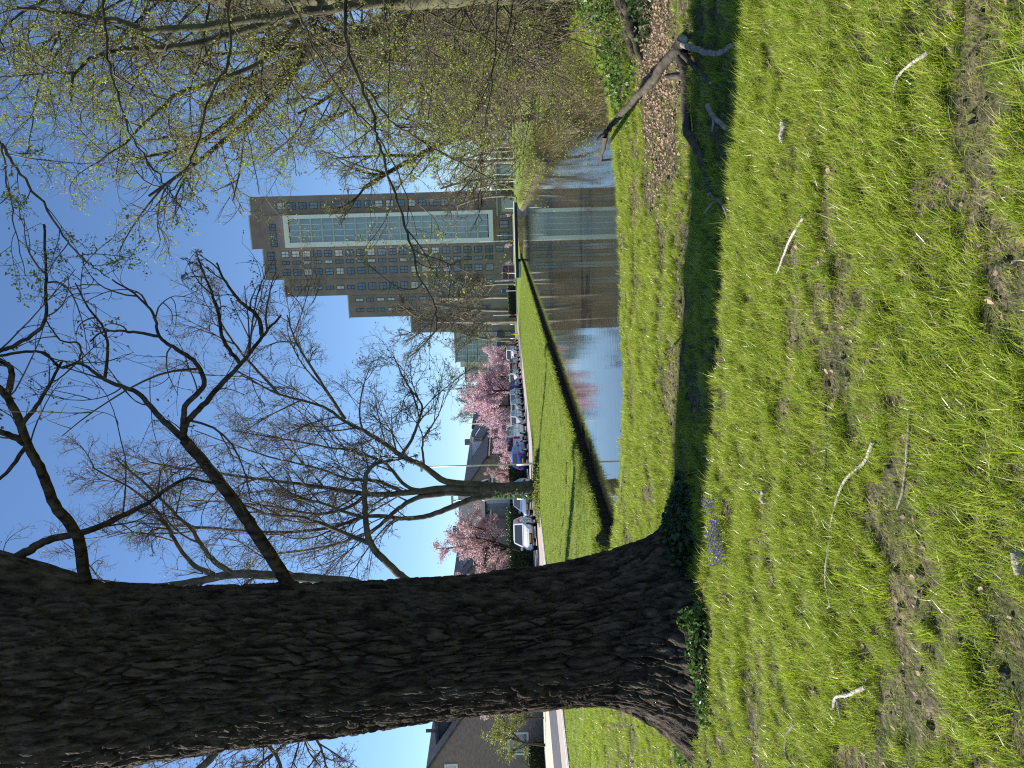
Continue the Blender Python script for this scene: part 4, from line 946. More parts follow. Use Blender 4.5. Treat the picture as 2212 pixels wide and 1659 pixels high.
hedge('dark_hedge', 14, 30, 9.3, 10.6, 2.0, M['dark_ivy'], 'tall dark hedge behind the white hatchback', 6500, .14)
hedge('low_hedge', 10.5, 18, 9.05, 9.25, .75, M['yellow_leaf'], 'low olive hedge edging the pavement under the plum tree', 2600, .10)
hedge('dark_hedge', 33, 52, 9.4, 10.6, 1.7, M['dark_ivy'], 'dark hedge behind the blue hatchback and white van', 6000, .15)
hedge('green_hedge', 54, 66, 7.2, 8.4, 1.35, M['yellow_leaf'], 'olive green clipped hedge between parked cars', 4500, .13)
hedge('dark_hedge', 67, 92, 9.2, 10.6, 1.6, M['dark_ivy'], 'far dark hedge below the pink cherries', 5000, .18)
oh = at(1107, 655, 135)
hd = empty('arched_hedge', (oh.x, oh.y, -.1), -.23); tag(hd, 'rounded dark hedge with pale top near the far end of the lawn', 'hedge')
MB().box(-3, 3, -.6, .6, 0, 1.5).build('core', M['core'], hd); rv = np.random.default_rng(4)
C = np.stack([rv.uniform(-3.1, 3.1, 3000), rv.uniform(-.75, .75, 3000), 1.6*rv.random(3000)**.4], 1); link('foliage', mesh_np('foliage', *leaf_cloud(rv, C, .2), [M['hedge_leaf']]), hd)

# ------------------------------------------------------------------ vehicles
def car_proto(kind, paint, L=4.0, W_=1.72, H_=1.48):
    """local +x is forward; returns list of (name, mesh, sub-parts)"""
    van = kind == 'van'
    hw = W_/2; P = []
    belt = .92 if not van else 1.15
    st_ = [(-L/2, .42, .80), (-L/2+.05, .30, belt-.02), (-L/2+.5, .22, belt+.01), (0, .20, belt), (L/2-1.05, .22, belt-.03), (L/2-.55, .24, belt-.16), (L/2-.12, .28, belt-.26), (L/2, .36, belt-.40)]
    if van: st_ = [(-L/2, .40, 1.1), (-L/2+.05, .30, belt), (-L/2+.6, .22, belt), (0, .20, belt), (L/2-.9, .22, belt-.04), (L/2-.4, .25, belt-.14), (L/2-.08, .28, belt-.30), (L/2, .38, belt-.46)]
    wsc = [.86, .95, 1, 1, 1, .97, .90, .78]
    V = []; n = 10
    for (x, zl, zh), ws in zip(st_, wsc):
        w2 = hw*ws
        V += [(x, -w2*.86, zl), (x, -w2*.98, zl+.12), (x, -w2, (zl+zh)/2), (x, -w2*.97, zh-.07), (x, -w2*.88, zh), (x, w2*.88, zh), (x, w2*.97, zh-.07), (x, w2, (zl+zh)/2), (x, w2*.98, zl+.12), (x, w2*.86, zl)]
    Fc = []
    for i in range(len(st_)-1):
        for k in range(n): Fc.append((i*n+k, i*n+(k+1) % n, (i+1)*n+(k+1) % n, (i+1)*n+k))
    Fc.append(tuple(range(n))); Fc.append(tuple(range(len(st_)*n-1, len(st_)*n-1-n, -1)))
    me = bpy.data.meshes.new('body'); me.from_pydata(V, [], Fc); me.materials.append(paint); me.update(); me.polygons.foreach_set('use_smooth', [True]*len(Fc))
    P.append(('body', me, None, .03))
    # cabin: base ring and roof ring
    x0, x1 = (-L/2+.12, L/2-.95); r0, r1 = (-L/2+.50, L/2-1.75)
    if kind == 'saloon': x0, x1, r0, r1 = -L/2+.75, L/2-1.1, -L/2+1.35, L/2-1.9
    if kind == 'estate': x0, r0 = -L/2+.08, -L/2+.38
    if van: x0, x1, r0, r1 = -L/2+.03, L/2-.75, -L/2+.12, L/2-1.45
    hb2, ht = hw*.93, hw*.74
    if van: ht = hw*.84
    B = [(x0, -hb2, belt-.02), (x1, -hb2, belt-.04), (x1, hb2, belt-.04), (x0, hb2, belt-.02)]
    R = [(r0, -ht, H_-.02), (r1, -ht, H_-.03), (r1, ht, H_-.03), (r0, ht, H_-.02)]
    mid = [(r0+.25, -ht*.7, H_+.02), (r1-.25, -ht*.7, H_+.02), (r1-.25, ht*.7, H_+.02), (r0+.25, ht*.7, H_+.02)]
    c = MB(); B_, R_, m_ = [Vector(p) for p in B], [Vector(p) for p in R], [Vector(p) for p in mid]
    for k in range(4):
        j = (k+1) % 4; c.quad(B_[k], B_[j], R_[j], R_[k]); c.quad(R_[k], R_[j], m_[j], m_[k])
    c.quad(*m_)
    P.append(('cabin', c.mesh('cabin', paint), None, .02))
    def pane(a, b, cc, dd, u0, u1, v0, v1, name):
        f = lambda u, v: (a*(1-u)+b*u)*(1-v)+(dd*(1-u)+cc*u)*v
        p = [f(u0, v0), f(u1, v0), f(u1, v1), f(u0, v1)]; nn = (p[1]-p[0]).cross(p[3]-p[0]).normalized()
        m2 = MB(); m2.prism([x-nn*.02 for x in p], nn*.032); P.append((name, m2.mesh(name, M['carglass']), None, 0))
    pane(B_[1], B_[2], R_[2], R_[1], .07, .93, .12, .93, 'windscreen'); pane(B_[3], B_[0], R_[0], R_[3], .08, .92, .25, .92, 'rear_window')
    for (a, b, cc, dd, rev) in ((B_[0], B_[1], R_[1], R_[0], 0), (B_[2], B_[3], R_[3], R_[2], 1)):
        cuts = ((.10, .46), (.50, .88)) if not van else ((.62, .90),)
        if van and kind == 'van': cuts = ((.06, .50), (.56, .90))
        for (u0, u1) in cuts:
            if rev: u0, u1 = 1-u1, 1-u0
            pane(a, b, cc, dd, u0, u1, .16, .90, 'side_window')
    wr = .31 if not van else .34
    for sx in (-L/2+.72, L/2-.78):
        for sy in (-1, 1):
            y = sy*(hw-.10)
            t = MB().cyl((sx, y-.10, wr), (sx, y+.104, wr), wr, None, 20).mesh('wheel', M['tyre'])
            r = MB(); r.cyl((sx, y+sy*.10, wr), (sx, y+sy*.125, wr), wr*.64, wr*.6, 16)
            a = MB().cyl((sx, y-.09, wr+.03), (sx, y+.094, wr+.03), wr+.06, None, 20).mesh('wheel_arch', M['black'])
            P.append(('wheel_arch', a, None, 0)); P.append(('wheel', t, ('rim', r.mesh('rim', M['rim'])), 0))
    xf = L/2; zb = belt-.42
    for sy in (-1, 1):
        P.append(('headlight', MB().prism([(xf-.16, sy*hw*.50, zb+.02), (xf-.30, sy*hw*.86, zb+.06), (xf-.34, sy*hw*.86, zb+.22), (xf-.20, sy*hw*.50, zb+.14)], (.12, sy*.02, .0)).mesh('headlight', M['lampglass']), None, .01))
        P.append(('taillight', MB().box(-xf-.012, -xf+.12, sy*hw*.74-.10, sy*hw*.74+.10, .68, .95 if not van else 1.25).mesh('taillight', M['red']), None, .01))
        P.append(('mirror', MB().box(L/2-1.42, L/2-1.27, sy*(hw+.09)-.09, sy*(hw+.09)+.09, belt+.0, belt+.15).mesh('mirror', paint), None, .03))
        P.append(('door_seam', MB().box(-.02, .0, sy*hw*.995-.008, sy*hw*.995+.008, .35, belt-.08).mesh('door_seam', M['black']), None, 0))
    P.append(('grille', MB().box(xf-.06, xf+.012, -hw*.40, hw*.40, .34, zb+.02).mesh('grille', M['black']), None, .01))
    P.append(('number_plate', MB().box(xf+.004, xf+.03, -.26, .26, .40, .51).mesh('number_plate', M['plate']), None, 0))
    P.append(('number_plate', MB().box(-xf-.03, -xf-.004, -.26, .26, .50, .61).mesh('number_plate', M['plate']), None, 0))
    P.append(('bumper', MB().box(-xf-.02, -xf+.2, -hw*.84, hw*.84, .30, .46).mesh('bumper', M['black']), None, .03))
    return P
def car(name, s, t, face, kind, col, label, L=4.0, W_=1.72, H_=1.48, dr=0.0, cat='car'):
    paint = mat('paint_'+name, col, None, 0.32, spec=0.5, metal=0.15, coat=0.6)
    rz = ROAD_ANG+(math.pi if face < 0 else 0)+dr
    o = empty(name, st(s, t, RZ+.014), rz); tag(o, label, cat, 'cars parked along the street')
    for nm, me, sub, bev in car_proto(kind, paint, L, W_, H_):
        c = link(nm, me, o)
        if bev: b = c.modifiers.new('bevel', 'BEVEL'); b.width = bev; b.segments = 2; b.limit_method = 'ANGLE'; b.angle_limit = math.radians(25)
        if sub: link(sub[0], sub[1], c)
    return o
car('white_hatchback', 14.4, 4.75, -1, 'hatch', (.72,.73,.74), 'white hatchback parked nose to us under the dusty pink plum tree', 3.95, 1.72, 1.5, dr=.24)
car('light_blue_car', 22.6, 5.5, -1, 'hatch', (.16,.22,.34), 'pale blue grey car half hidden behind the many stemmed tree', 4.0)
car('blue_hatchback', 32.6, 5.45, 1, 'hatch', (.015,.06,.34), 'bright blue hatchback with yellow plate parked before the white van', 3.9, 1.7, 1.45)
car('white_van', 37.9, 5.5, 1, 'van', (.76,.77,.77), 'tall white van parked between the blue hatchback and a silver car', 4.6, 1.85, 1.95, cat='van')
car('silver_car', 43.2, 5.45, -1, 'hatch', (.50,.51,.52), 'silver hatchback parked nose to us behind the white van', 4.0)
car('grey_car', 48.2, 5.45, -1, 'saloon', (.30,.32,.34), 'dark grey saloon car parked under the largest pink cherry', 4.3, 1.74, 1.42)
car('dark_blue_car', 57.8, 5.45, 1, 'estate', (.015,.05,.24), 'dark blue car parked under the pink cherries', 4.1, 1.74, 1.5)
car('white_car', 63.3, 5.45, -1, 'hatch', (.70,.71,.72), 'white car parked beyond the dark blue car', 4.0)
car('silver_estate', 71.5, 5.45, 1, 'estate', (.46,.47,.48), 'silver estate car farther up the street', 4.4, 1.75, 1.48)
car('small_white_van', 79.5, 5.45, -1, 'van', (.68,.69,.70), 'small white van near the gallery flats', 4.3, 1.8, 1.85, cat='van')
car('black_car', 85.5, 5.45, 1, 'hatch', (.03,.03,.035), 'black car last in the parked row', 4.0)
car('grey_hatchback', 52.8, 5.5, -1, 'hatch', (.22,.23,.25), 'mid grey hatchback between the saloon and the dark blue car', 4.0)

# ------------------------------------------------------------------ street furniture
def lamp(px, py, D, H_, label, curved=False, base=None):
    p = at(px, py, D); p.z = gzs(p.x, p.y); o = empty('street_lamp', p, ROAD_ANG); tag(o, label, 'street lamp', 'street lamps along the street')
    b = MB(); b.cyl((0, 0, -.2), (0, 0, 1.2), .085, .08, 10); b.cyl((0, 0, 1.2), (0, 0, H_), .055, .038, 10); b.build('pole', M['galv'], o, smooth=True)
    h = MB()
    if curved: h.cyl((0, 0, H_-.03), (0, -.9, H_+.12), .03, .028, 8); h.box(-.09, .09, -1.45, -.85, H_+.09, H_+.2)
    else: h.box(-.11, .11, -.42, .3, H_-.02, H_+.11)
    hh = h.build('lamp_head', M['galv'], o); MB().box(-.07, .07, -1.3 if curved else -.36, -.95 if curved else .1, H_+.07 if curved else H_-.05, H_+.089 if curved else H_-.021).build('lens', M['lampglass'], hh)
lamp(1110, 1003, 50, 7.4, 'street lamp with pale pole standing beside the many stemmed tree')
lamp(1107, 1077, 57, 6.0, 'street lamp behind the many stemmed tree by the light blue car')
lamp(1107, 913, 83, 6.2, 'street lamp with curved arm against the pink cherries', True)
lamp(1107, 811, 104, 5.2, 'street lamp standing before the far pink cherry')
lamp(1107, 731, 126, 4.6, 'short street lamp near the gallery flats')
lamp(1107, 700, 140, 5.0, 'street lamp between bare tree and gallery flats')
for k, (py, H_, band, lab) in enumerate(((520, 5.8, 1, 'white pole with yellow foot band beside the bridge'), (508, 3.0, 0, 'thin white post standing by the bridge'), (606, 3.6, 0, 'thin pale post in front of the tower foot'), (628, 2.6, 2, 'post with round blue sign near the hedge'), (680, 4.2, 3, 'white pole with red base near the bare trees'))):
    p = at(1107, py, 118+k*4); p.z = gzs(p.x, p.y); o = empty('sign_post', p, ROAD_ANG); tag(o, lab, 'post')
    MB().cyl((0, 0, -.1), (0, 0, H_), .06, .05, 8).build('pole', M['white'], o)
    if band in (1, 3): MB().cyl((0, 0, .3), (0, 0, 1.1), .085, None, 10).build('band', M['yellow' if band == 1 else 'red'], o)
    if band == 2: MB().cyl((-.07, 0, H_-.5), (-.10, 0, H_-.5), .36, None, 16).build('sign_disc', M['bluesign'], o)
p = at(1107, 722, 122); p.z = gzs(p.x, p.y); o = empty('bollard', p); tag(o, 'small yellow bollard at the street end', 'bollard')
MB().cyl((0, 0, -.1), (0, 0, 1.0), .13, .12, 10).build('post', M['yellow'], o); MB().cyl((0, 0, .75), (0, 0, .88), .134, None, 10).build('band', M['black'], o)
# poster board
p = at(1107, 588, 150); o = empty('poster_board', (p.x, p.y, -.2), -.23); tag(o, 'poster board with four dark pink pictures at the tower foot', 'board')
MB().box(-1.5, 1.5, 0, .12, .2, 2.7).build('panel', M['concrete'], o)
M['poster'] = mat('poster', (.06, .03, .05), (.35, .10, .2), .5, 3, 2)
for i in range(2):
    for j in range(2): MB().box(-1.35+i*1.4, -.1+i*1.4, -.03, -.002, .4+j*1.15, 1.4+j*1.15).build('poster', M['poster'], o)
# white posts and rails of a fence right of the pavilion
GP = 'white posts beside the right lawn'
for k, (py, H_) in enumerate(((318, 4.6), (327, 4.2), (341, 4.8), (352, 3.0), (362, 3.4), (376, 3.2), (392, 3.2), (408, 2.6))):
    p = at(1107, py, 112+3*(k % 3)); p.z = gzs(p.x, p.y); o = empty('white_post', p); tag(o, 'tall thin white post beyond the right lawn', 'post', GP)
    MB().cyl((0, 0, -.1), (0, 0, H_), .075, .065, 8).build('pole', M['white'], o); MB().cyl((0, 0, H_), (0, 0, H_+.1), .10, .06, 8).build('cap', M['galv'], o)
rt = empty('low_garage_row', (0, 0, 0), 0); p = at(1107, 352, 138); rt.location = (p.x, p.y, -.2); rt.rotation_euler = (0, 0, -.23)
tag(rt, 'low brick garages with white doors beyond the right lawn', 'garages')
MB().box(-9, 9, 0, 5, 0, 3.1).build('wall', M['brick_tower'], rt); MB().box(-9.2, 9.2, -.2, 5.2, 3.102, 3.35).build('roof', M['concrete'], rt)
for k in range(6): MB().box(-8.6+k*2.95, -6.2+k*2.95, -.06, -.002, .05, 2.4).build('door', M['brown' if k % 2 else 'galv'], rt)

# ------------------------------------------------------------------ near ground: sticks, litter, ivy, flowers
def stick(name, pix, r0, r1, m, label, lift=0.02, forks=(), group=None, zs=None, cat='stick'):
    pts = []
    for k, (px, py) in enumerate(pix):
        p = onz(px, py, 0.0)
        for _ in range(3): p = onz(px, py, gzs(p.x, p.y)+(zs[k] if zs else lift))
        pts.append(np.array(p))
    rg = np.random.default_rng(int(pix[0][0]*3+pix[0][1])); pp = catmull(pts, 6); n = len(pp)
    pp[1:-1] += rg.normal(0, r0*.10, (n-2, 3)); rad = np.linspace(r0, r1, n)*(1+rg.normal(0, .02, n))
    br = [(pp, rad)]
    # close the ends
    ends = [(np.array([pp[0], pp[0]-(pp[1]-pp[0])*.02]), np.array([rad[0], .0005])), (np.array([pp[-1], pp[-1]+(pp[-1]-pp[-2])*.02]), np.array([rad[-1], .0005]))]
    for (f, dx, dy, dz, L) in forks:
        i = int(f*(n-1)); q0 = pp[i]; d = np.array([dx, dy, dz])*L
        br.append((np.array([q0, q0+d*.5+rg.normal(0, .006, 3), q0+d]), np.array([rad[i]*.7, rad[i]*.55, rad[i]*.35])))
    c0 = pp[0]; o = empty(name, c0); tag(o, label, cat, group)
    V, Fc = tubes(br, 8); link('wood', mesh_np('wood', V-c0, Fc, [m], True), o)
    V, Fc = tubes(ends, 8); link('cut_end', mesh_np('cut_end', V-c0, Fc, [M['pale_wood']], True), o)
    return o
stick('fallen_branch', [(1475, 84), (1465, 102), (1436, 135), (1407, 178), (1367, 218), (1313, 280), (1305, 309), (1298, 347)], .050, .026, M['dark_wood'], 'dark fallen branch with a pale sawn tip rising over the water edge', forks=((.78, -.5, .2, .8, .12),), zs=(.05, .08, .16, .22, .30, .40, .42, .45), cat='branch')
stick('fallen_branch', [(1462, 100), (1480, 156), (1481, 218), (1486, 284), (1509, 327), (1524, 378), (1533, 420)], .055, .022, M['dark_wood'], 'long dark branch lying in the trunk shadow beside the leaf litter', .05, forks=((.2, .2, .5, .6, .25),), cat='branch')
stick('fallen_branch', [(1462, 92), (1490, 102), (1520, 110), (1553, 115), (1580, 98)], .028, .016, M['dead_wood'], 'pale grey branch running from the root tangle into the sunlit grass', .06, cat='branch')
stick('fallen_branch', [(1470, 110), (1490, 135), (1515, 155), (1535, 178)], .026, .014, M['dark_wood'], 'short grey branch in the root tangle of the budding tree', .05, cat='branch')
stick('cut_stub', [(1528, 228), (1540, 250), (1552, 262), (1566, 276)], .020, .016, M['dead_wood'], 'forked stub with pale cut ends in the grass', .06, forks=((.4, -.9, -.2, .2, .13),))
stick('fallen_stick', [(1538, 425), (1562, 444), (1582, 502), (1592, 545), (1602, 600)], .014, .008, M['dead_wood'], 'long crooked stick at the edge of the trunk shadow', .03, forks=((.1, -.6, .6, .5, .14),))
stick('fallen_stick', [(1885, 955), (1865, 1000), (1825, 1038), (1803, 1095), (1790, 1160)], .009, .005, M['pale_wood'], 'pale lichen covered stick bent like a hook on the lawn', .04)
stick('fallen_stick', [(1965, 890), (1962, 950), (1957, 1010), (1950, 1060), (1938, 1100)], .008, .005, M['dead_wood'], 'thin straight stick lying across the middle of the lawn', .04)
stick('fallen_stick', [(1782, 870), (1786, 930), (1783, 1000), (1778, 1050)], .008, .005, M['dark_wood'], 'dark thin stick half sunk in the lawn grass', .035)
stick('fallen_stick', [(1792, 1170), (1785, 1215), (1784, 1265), (1792, 1305), (1784, 1315)], .007, .005, M['pale_wood'], 'pale stick with a forked end near the purple flowers', .04, forks=((.9, .2, .5, .1, .2),))
stick('fallen_stick', [(1868, 1484), (1835, 1500), (1806, 1506), (1800, 1530)], .010, .007, M['pale_wood'], 'short thick pale stick on the lawn before the trunk', .04, forks=((.7, -.4, -.5, .1, .16),))
stick('fallen_stick', [(1715, 1562), (1700, 1590), (1698, 1630), (1712, 1655)], .012, .007, M['dead_wood'], 'grey stick lying left of the trunk roots', .035)
stick('fallen_stick', [(2005, 112), (1965, 140), (1940, 165), (1930, 200)], .008, .005, M['pale_wood'], 'pale curved stick on the lawn beyond the litter', .035)
stick('fallen_stick', [(1735, 470), (1705, 520), (1690, 560), (1678, 590)], .008, .005, M['pale_wood'], 'pale slanting stick in the sunlit grass below the trunk shadow', .04)
stick('fallen_stick', [(1690, 1345), (1700, 1400), (1712, 1440)], .008, .005, M['dead_wood'], 'thin grey stick in the lawn below the ivy', .035)
stick('fallen_stick', [(1460, 740), (1440, 770), (1425, 800)], .010, .006, M['dark_wood'], 'dark twig on the bank above the trunk shadow', .03, forks=((.5, .5, .3, .3, .2),))
stick('wood_chip', [(1694, 262), (1690, 285), (1687, 308)], .022, .012, M['pale_wood'], 'broad pale wood chip on bare soil', .03)
stick('wood_chip', [(2196, 1190), (2200, 1215), (2204, 1240)], .020, .016, M['pale_wood'], 'white flaky bark piece in the grass', .03)
stick('wood_chip', [(1650, 1062), (1645, 1076), (1652, 1086)], .016, .012, M['pale_wood'], 'small pale wood chip beside the purple flowers', .03)

# scatter by instancing (uncountable things)
def scatter(name, pts, rot, scl, idx, protos, label, cat):
    me = bpy.data.meshes.new(name); me.vertices.add(len(pts)); me.vertices.foreach_set('co', np.asarray(pts, np.float32).ravel())
    a = me.attributes.new('rot', 'FLOAT_VECTOR', 'POINT'); a.data.foreach_set('vector', np.asarray(rot, np.float32).ravel())
    a = me.attributes.new('scl', 'FLOAT', 'POINT'); a.data.foreach_set('value', np.asarray(scl, np.float32))
    a = me.attributes.new('idx', 'INT', 'POINT'); a.data.foreach_set('value', np.asarray(idx, np.int32))
    c = bpy.data.collections.new(name+'_kinds')
    for k, pm in enumerate(protos):
        o = bpy.data.objects.new('%s_kind_%02d' % (name, k), pm); c.objects.link(o)
    ng = bpy.data.node_groups.new(name, 'GeometryNodeTree')
    ng.interface.new_socket('Geometry', in_out='INPUT', socket_type='NodeSocketGeometry'); ng.interface.new_socket('Geometry', in_out='OUTPUT', socket_type='NodeSocketGeometry')
    n, l = ng.nodes, ng.links
    gi = n.new('NodeGroupInput'); go = n.new('NodeGroupOutput'); ip = n.new('GeometryNodeInstanceOnPoints'); ci = n.new('GeometryNodeCollectionInfo')
    ci.inputs['Collection'].default_value = c; ci.inputs['Separate Children'].default_value = True; ci.inputs['Reset Children'].default_value = True
    def attr(nm, ty):
        x = n.new('GeometryNodeInputNamedAttribute'); x.data_type = ty; x.inputs['Name'].default_value = nm; return x.outputs['Attribute']
    er = n.new('FunctionNodeEulerToRotation'); l.new(attr('rot', 'FLOAT_VECTOR'), er.inputs[0])
    l.new(gi.outputs[0], ip.inputs['Points']); l.new(ci.outputs[0], ip.inputs['Instance']); ip.inputs['Pick Instance'].default_value = True
    l.new(attr('idx', 'INT'), ip.inputs['Instance Index']); l.new(er.outputs[0], ip.inputs['Rotation']); l.new(attr('scl', 'FLOAT'), ip.inputs['Scale'])
    l.new(ip.outputs[0], go.inputs[0])
    o = link(name, me); md = o.modifiers.new('scatter', 'NODES'); md.node_group = ng
    tag(o, label, cat, kind='stuff'); return o
def clump(seed, nb, h, spread, width, lean, m, seg=3, var=.5, dry=.0):
    r = np.random.default_rng(seed); VV = []; FF = []; base = 0; MI = []
    for k in range(nb):
        a = r.random()*6.28; rr = spread*math.sqrt(r.random()); p = np.array([math.cos(a)*rr, math.sin(a)*rr, -.015])
        la = r.random()*6.28; ld = np.array([math.cos(la), math.sin(la), 0])*abs(r.normal(0, lean)); ld = ld+np.array([.16, -.05, 0])
        H = h*(1-var+2*var*r.random()); sd = np.array([-math.sin(la+r.normal(0, .8)), math.cos(la+r.normal(0, .8)), 0])*width*(.7+.6*r.random())*.5
        V = []
        for i in range(seg):
            t = i/seg; c = p+np.array([0, 0, H*(t-.25*t*t)])+ld*H*t*t; w = sd*(1-.55*t)
            V += [c-w, c+w]
        V.append(p+np.array([0, 0, H*.75])+ld*H)
        for i in range(seg-1): FF.append((base+2*i, base+2*i+1, base+2*i+3, base+2*i+2))
        FF.append((base+2*seg-2, base+2*seg-1, base+2*seg)); VV += V; base += len(V); MI += [1 if r.random() < dry else 0]*seg
    me = bpy.data.meshes.new('clump'); me.from_pydata([tuple(v) for v in VV], [], FF); me.materials.append(m); me.materials.append(M['straw']); me.polygons.foreach_set('material_index', np.array(MI, np.int32)); me.update(); return me
rv = np.random.default_rng(2024)
def sample(n, y0, y1, k=.62, pw=1.0):
    y = np.sqrt(rv.random(n)*(y1**2-y0**2)+y0**2); x = (rv.random(n)*2-1)*k*y+0.0; return x, y
def litter_w(x, y): return np.exp(-(((x-3.35-(y-8)*.25)/1.3)**2+((y-7.9)/.85)**2))
def cover(x, y):
    c = fbm(x*.9+3, y*2.2, 61, 4)*.5+fbm(x*4.2, y*6.5, 66, 3)*.5
    return c-0.30*litter_w(x, y)*1.3
def ok(x, y):
    d, w = pond(x, y); tr = np.hypot((x-BX)/1.0, (y-BY)/1.0) > .84+.0*x
    return (d > .10) & tr
# lush tufts, thin tufts, straw
P_l = [clump(k, 30, .092, .036, .0034, .5, M['grass'], dry=.08) for k in range(5)]
P_s = [clump(20+k, 22, .05, .05, .0027, .7, M['grass'], dry=.22) for k in range(4)]
P_d = [clump(40+k, 14, .05, .07, .0026, 1.6, M['straw']) for k in range(3)]
protos = P_l+P_s+P_d
xs_, ys_ = [], []
for (n, a, b) in ((11000, 1.9, 5.5), (21000, 5.5, 11.0), (16000, 11.0, 19.0)):
    x, y = sample(n, a, b); xs_.append(x); ys_.append(y)
x = np.concatenate(xs_); y = np.concatenate(ys_)
tq = (x-RO[0])*RN[0]+(y-RO[1])*RN[1]
keep = ok(x, y) & (tq < -.2); x, y = x[keep], y[keep]
c = cover(x, y); u = rv.random(len(x))
lush = c > .405+u*.10; short = (~lush) & (c > .25+u*.12); dry = (~lush) & (~short)
idx_ = np.where(lush, rv.integers(0, 5, len(x)), np.where(short, 5+rv.integers(0, 4, len(x)), 9+rv.integers(0, 3, len(x))))
keep = ~(dry & (rv.random(len(x)) < .35)); x, y, idx_, c = x[keep], y[keep], idx_[keep], c[keep]
sc = (.65+.6*rv.random(len(x)))*(1+.35*sstep(9, 16, y))*np.clip(.8+(c-.45)*1.2, .7, 1.3)
rot = np.stack([rv.normal(0, .18, len(x)), rv.normal(0, .18, len(x)), rv.normal(0, .7, len(x))], 1)
scatter('lawn_grass', np.stack([x, y, gz(x, y)], 1), rot, sc, idx_, protos, 'sunlit tufty lime green grass of the near lawn', 'grass')
print('grass', len(x))
# short lawn beyond the water, on both banks
P_f = [clump(60+k, 30, .075, .16, .010, .8, M['lawn'], 2) for k in range(4)]
n = 26000; s = -22+rv.random(n)**1.5*110; t = -.1-rv.random(n)*10.5
p = RO[None]+RD[None]*s[:, None]+RN[None]*t[:, None]; x, y = p[:, 0], p[:, 1]
d, w = pond(x, y); keep = (d > .08) & (y > 16.5) & (y < 99); x, y = x[keep], y[keep]; d = d[keep]
e = rv.random(9000)*86-1; xe = LEFT[0][0]+ux*e-uy*(.12+rv.random(9000)*.3); ye = LEFT[0][1]+uy*e+ux*(.12+rv.random(9000)*.3)
m_ = len(x); x = np.concatenate([x, xe]); y = np.concatenate([y, ye]); sc = np.concatenate([.6+.6*rv.random(m_), 1.0+1.1*rv.random(9000)])
scatter('far_lawn_grass', np.stack([x, y, gz(x, y)], 1), np.stack([rv.normal(0, .15, len(x)), rv.normal(0, .15, len(x)), rv.random(len(x))*6.28], 1), sc, rv.integers(0, 4, len(x)), P_f, 'short lawn grass between the street and the timbered bank', 'grass')
# fallen leaves
def leafp(seed, L):
    r = np.random.default_rng(seed); w = L*.34; b = L*r.uniform(.05, .22)
    V = [(-L/2, 0, b), (-L*.15, -w, b*.5+r.uniform(0, .01)), (L*.2, -w*.9, b*.3), (L/2, 0, b*1.2), (L*.2, w*.9, b*.6), (-L*.15, w, b*.9), (0, 0, 0)]
    me = bpy.data.meshes.new('leaf'); me.from_pydata(V, [], [(0, 1, 6), (1, 2, 6), (2, 3, 6), (3, 4, 6), (4, 5, 6), (5, 0, 6)]); me.materials.append(M['litter']); me.update(); return me
LP = [leafp(k, .046) for k in range(5)]
x1 = 3.2+rv.normal(0, 1.2, 9000); y1 = 8.0+rv.normal(0, .9, 9000); k1 = litter_w(x1, y1)*(.45+1.1*fbm(x1*1.7, y1*1.7, 91)) > .30*rv.random(9000)+.15
x2, y2 = sample(5500, 1.9, 13); k2 = cover(x2, y2) < .44+rv.random(5500)*.10
x = np.concatenate([x1[k1], x2[k2]]); y = np.concatenate([y1[k1], y2[k2]]); kk = ok(x, y); x, y = x[kk], y[kk]; n = len(x)
scatter('leaf_litter', np.stack([x, y, gz(x, y)+.004+rv.random(n)*.02], 1), np.stack([rv.normal(0, .5, n), rv.normal(0, .5, n), rv.random(n)*6.28], 1), .4+.6*rv.random(n), rv.integers(0, 5, n), LP, 'dry brown fallen leaves on the bank and between the grass', 'leaves')
# soil crumbs
PB = []
for k in range(3):
    bm = bmesh.new(); bmesh.ops.create_icosphere(bm, subdivisions=1, radius=.02)
    for v in bm.verts: v.co *= 1+random.Random(k*50+v.index).uniform(-.3, .3)
    me = bpy.data.meshes.new('crumb'); bm.to_mesh(me); bm.free(); me.materials.append(M['soil']); PB.append(me)
x, y = sample(5000, 1.9, 11); kk = ok(x, y) & (cover(x, y) < .42); x, y = x[kk], y[kk]; n = len(x)
scatter('soil_crumbs', np.stack([x, y, gz(x, y)], 1), rv.random((n, 3))*6, .4+.9*rv.random(n), rv.integers(0, 3, n), PB, 'loose soil crumbs on the bare patches of the lawn', 'soil')

# ivy and ground plants round the near trunk
def ivy(name, C, size, m, label, stems=True):
    c0 = C.mean(0); c0[2] = 0; o = empty(name, c0); tag(o, label, 'ivy')
    link('leaves', mesh_np('leaves', *leaf_cloud(rv, C-c0, size), [m]), o)
    if stems:
        sel = C[rv.integers(0, len(C), 60)]; br = []
        for p in sel:
            g0 = np.array([p[0]+rv.normal(0, .05), p[1]+rv.normal(0, .05), gzs(p[0], p[1])-.02]); br.append((np.array([g0, (g0+p)/2+rv.normal(0, .015, 3), p]), np.array([.004, .003, .002])))
        V, Fc = tubes(br, 4); tag(link('stems', mesh_np('stems', V-c0, Fc, [M['twig']]), o), kind='stuff')
def blob(n, cx_, cy_, rx, ry, h, pw=1.0):
    a = rv.random(n)*6.28; r = np.sqrt(rv.random(n)); x = cx_+np.cos(a)*r*rx; y = cy_+np.sin(a)*r*ry
    z = gz(x, y)+rv.random(n)**pw*h*(1-r**2*.8); return np.stack([x, y, z], 1)
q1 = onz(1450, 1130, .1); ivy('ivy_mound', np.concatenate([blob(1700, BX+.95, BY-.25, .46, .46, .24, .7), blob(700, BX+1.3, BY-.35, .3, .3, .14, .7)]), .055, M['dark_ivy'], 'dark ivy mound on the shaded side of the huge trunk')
q2 = Vector((BX+.06, BY-1.12, 0))
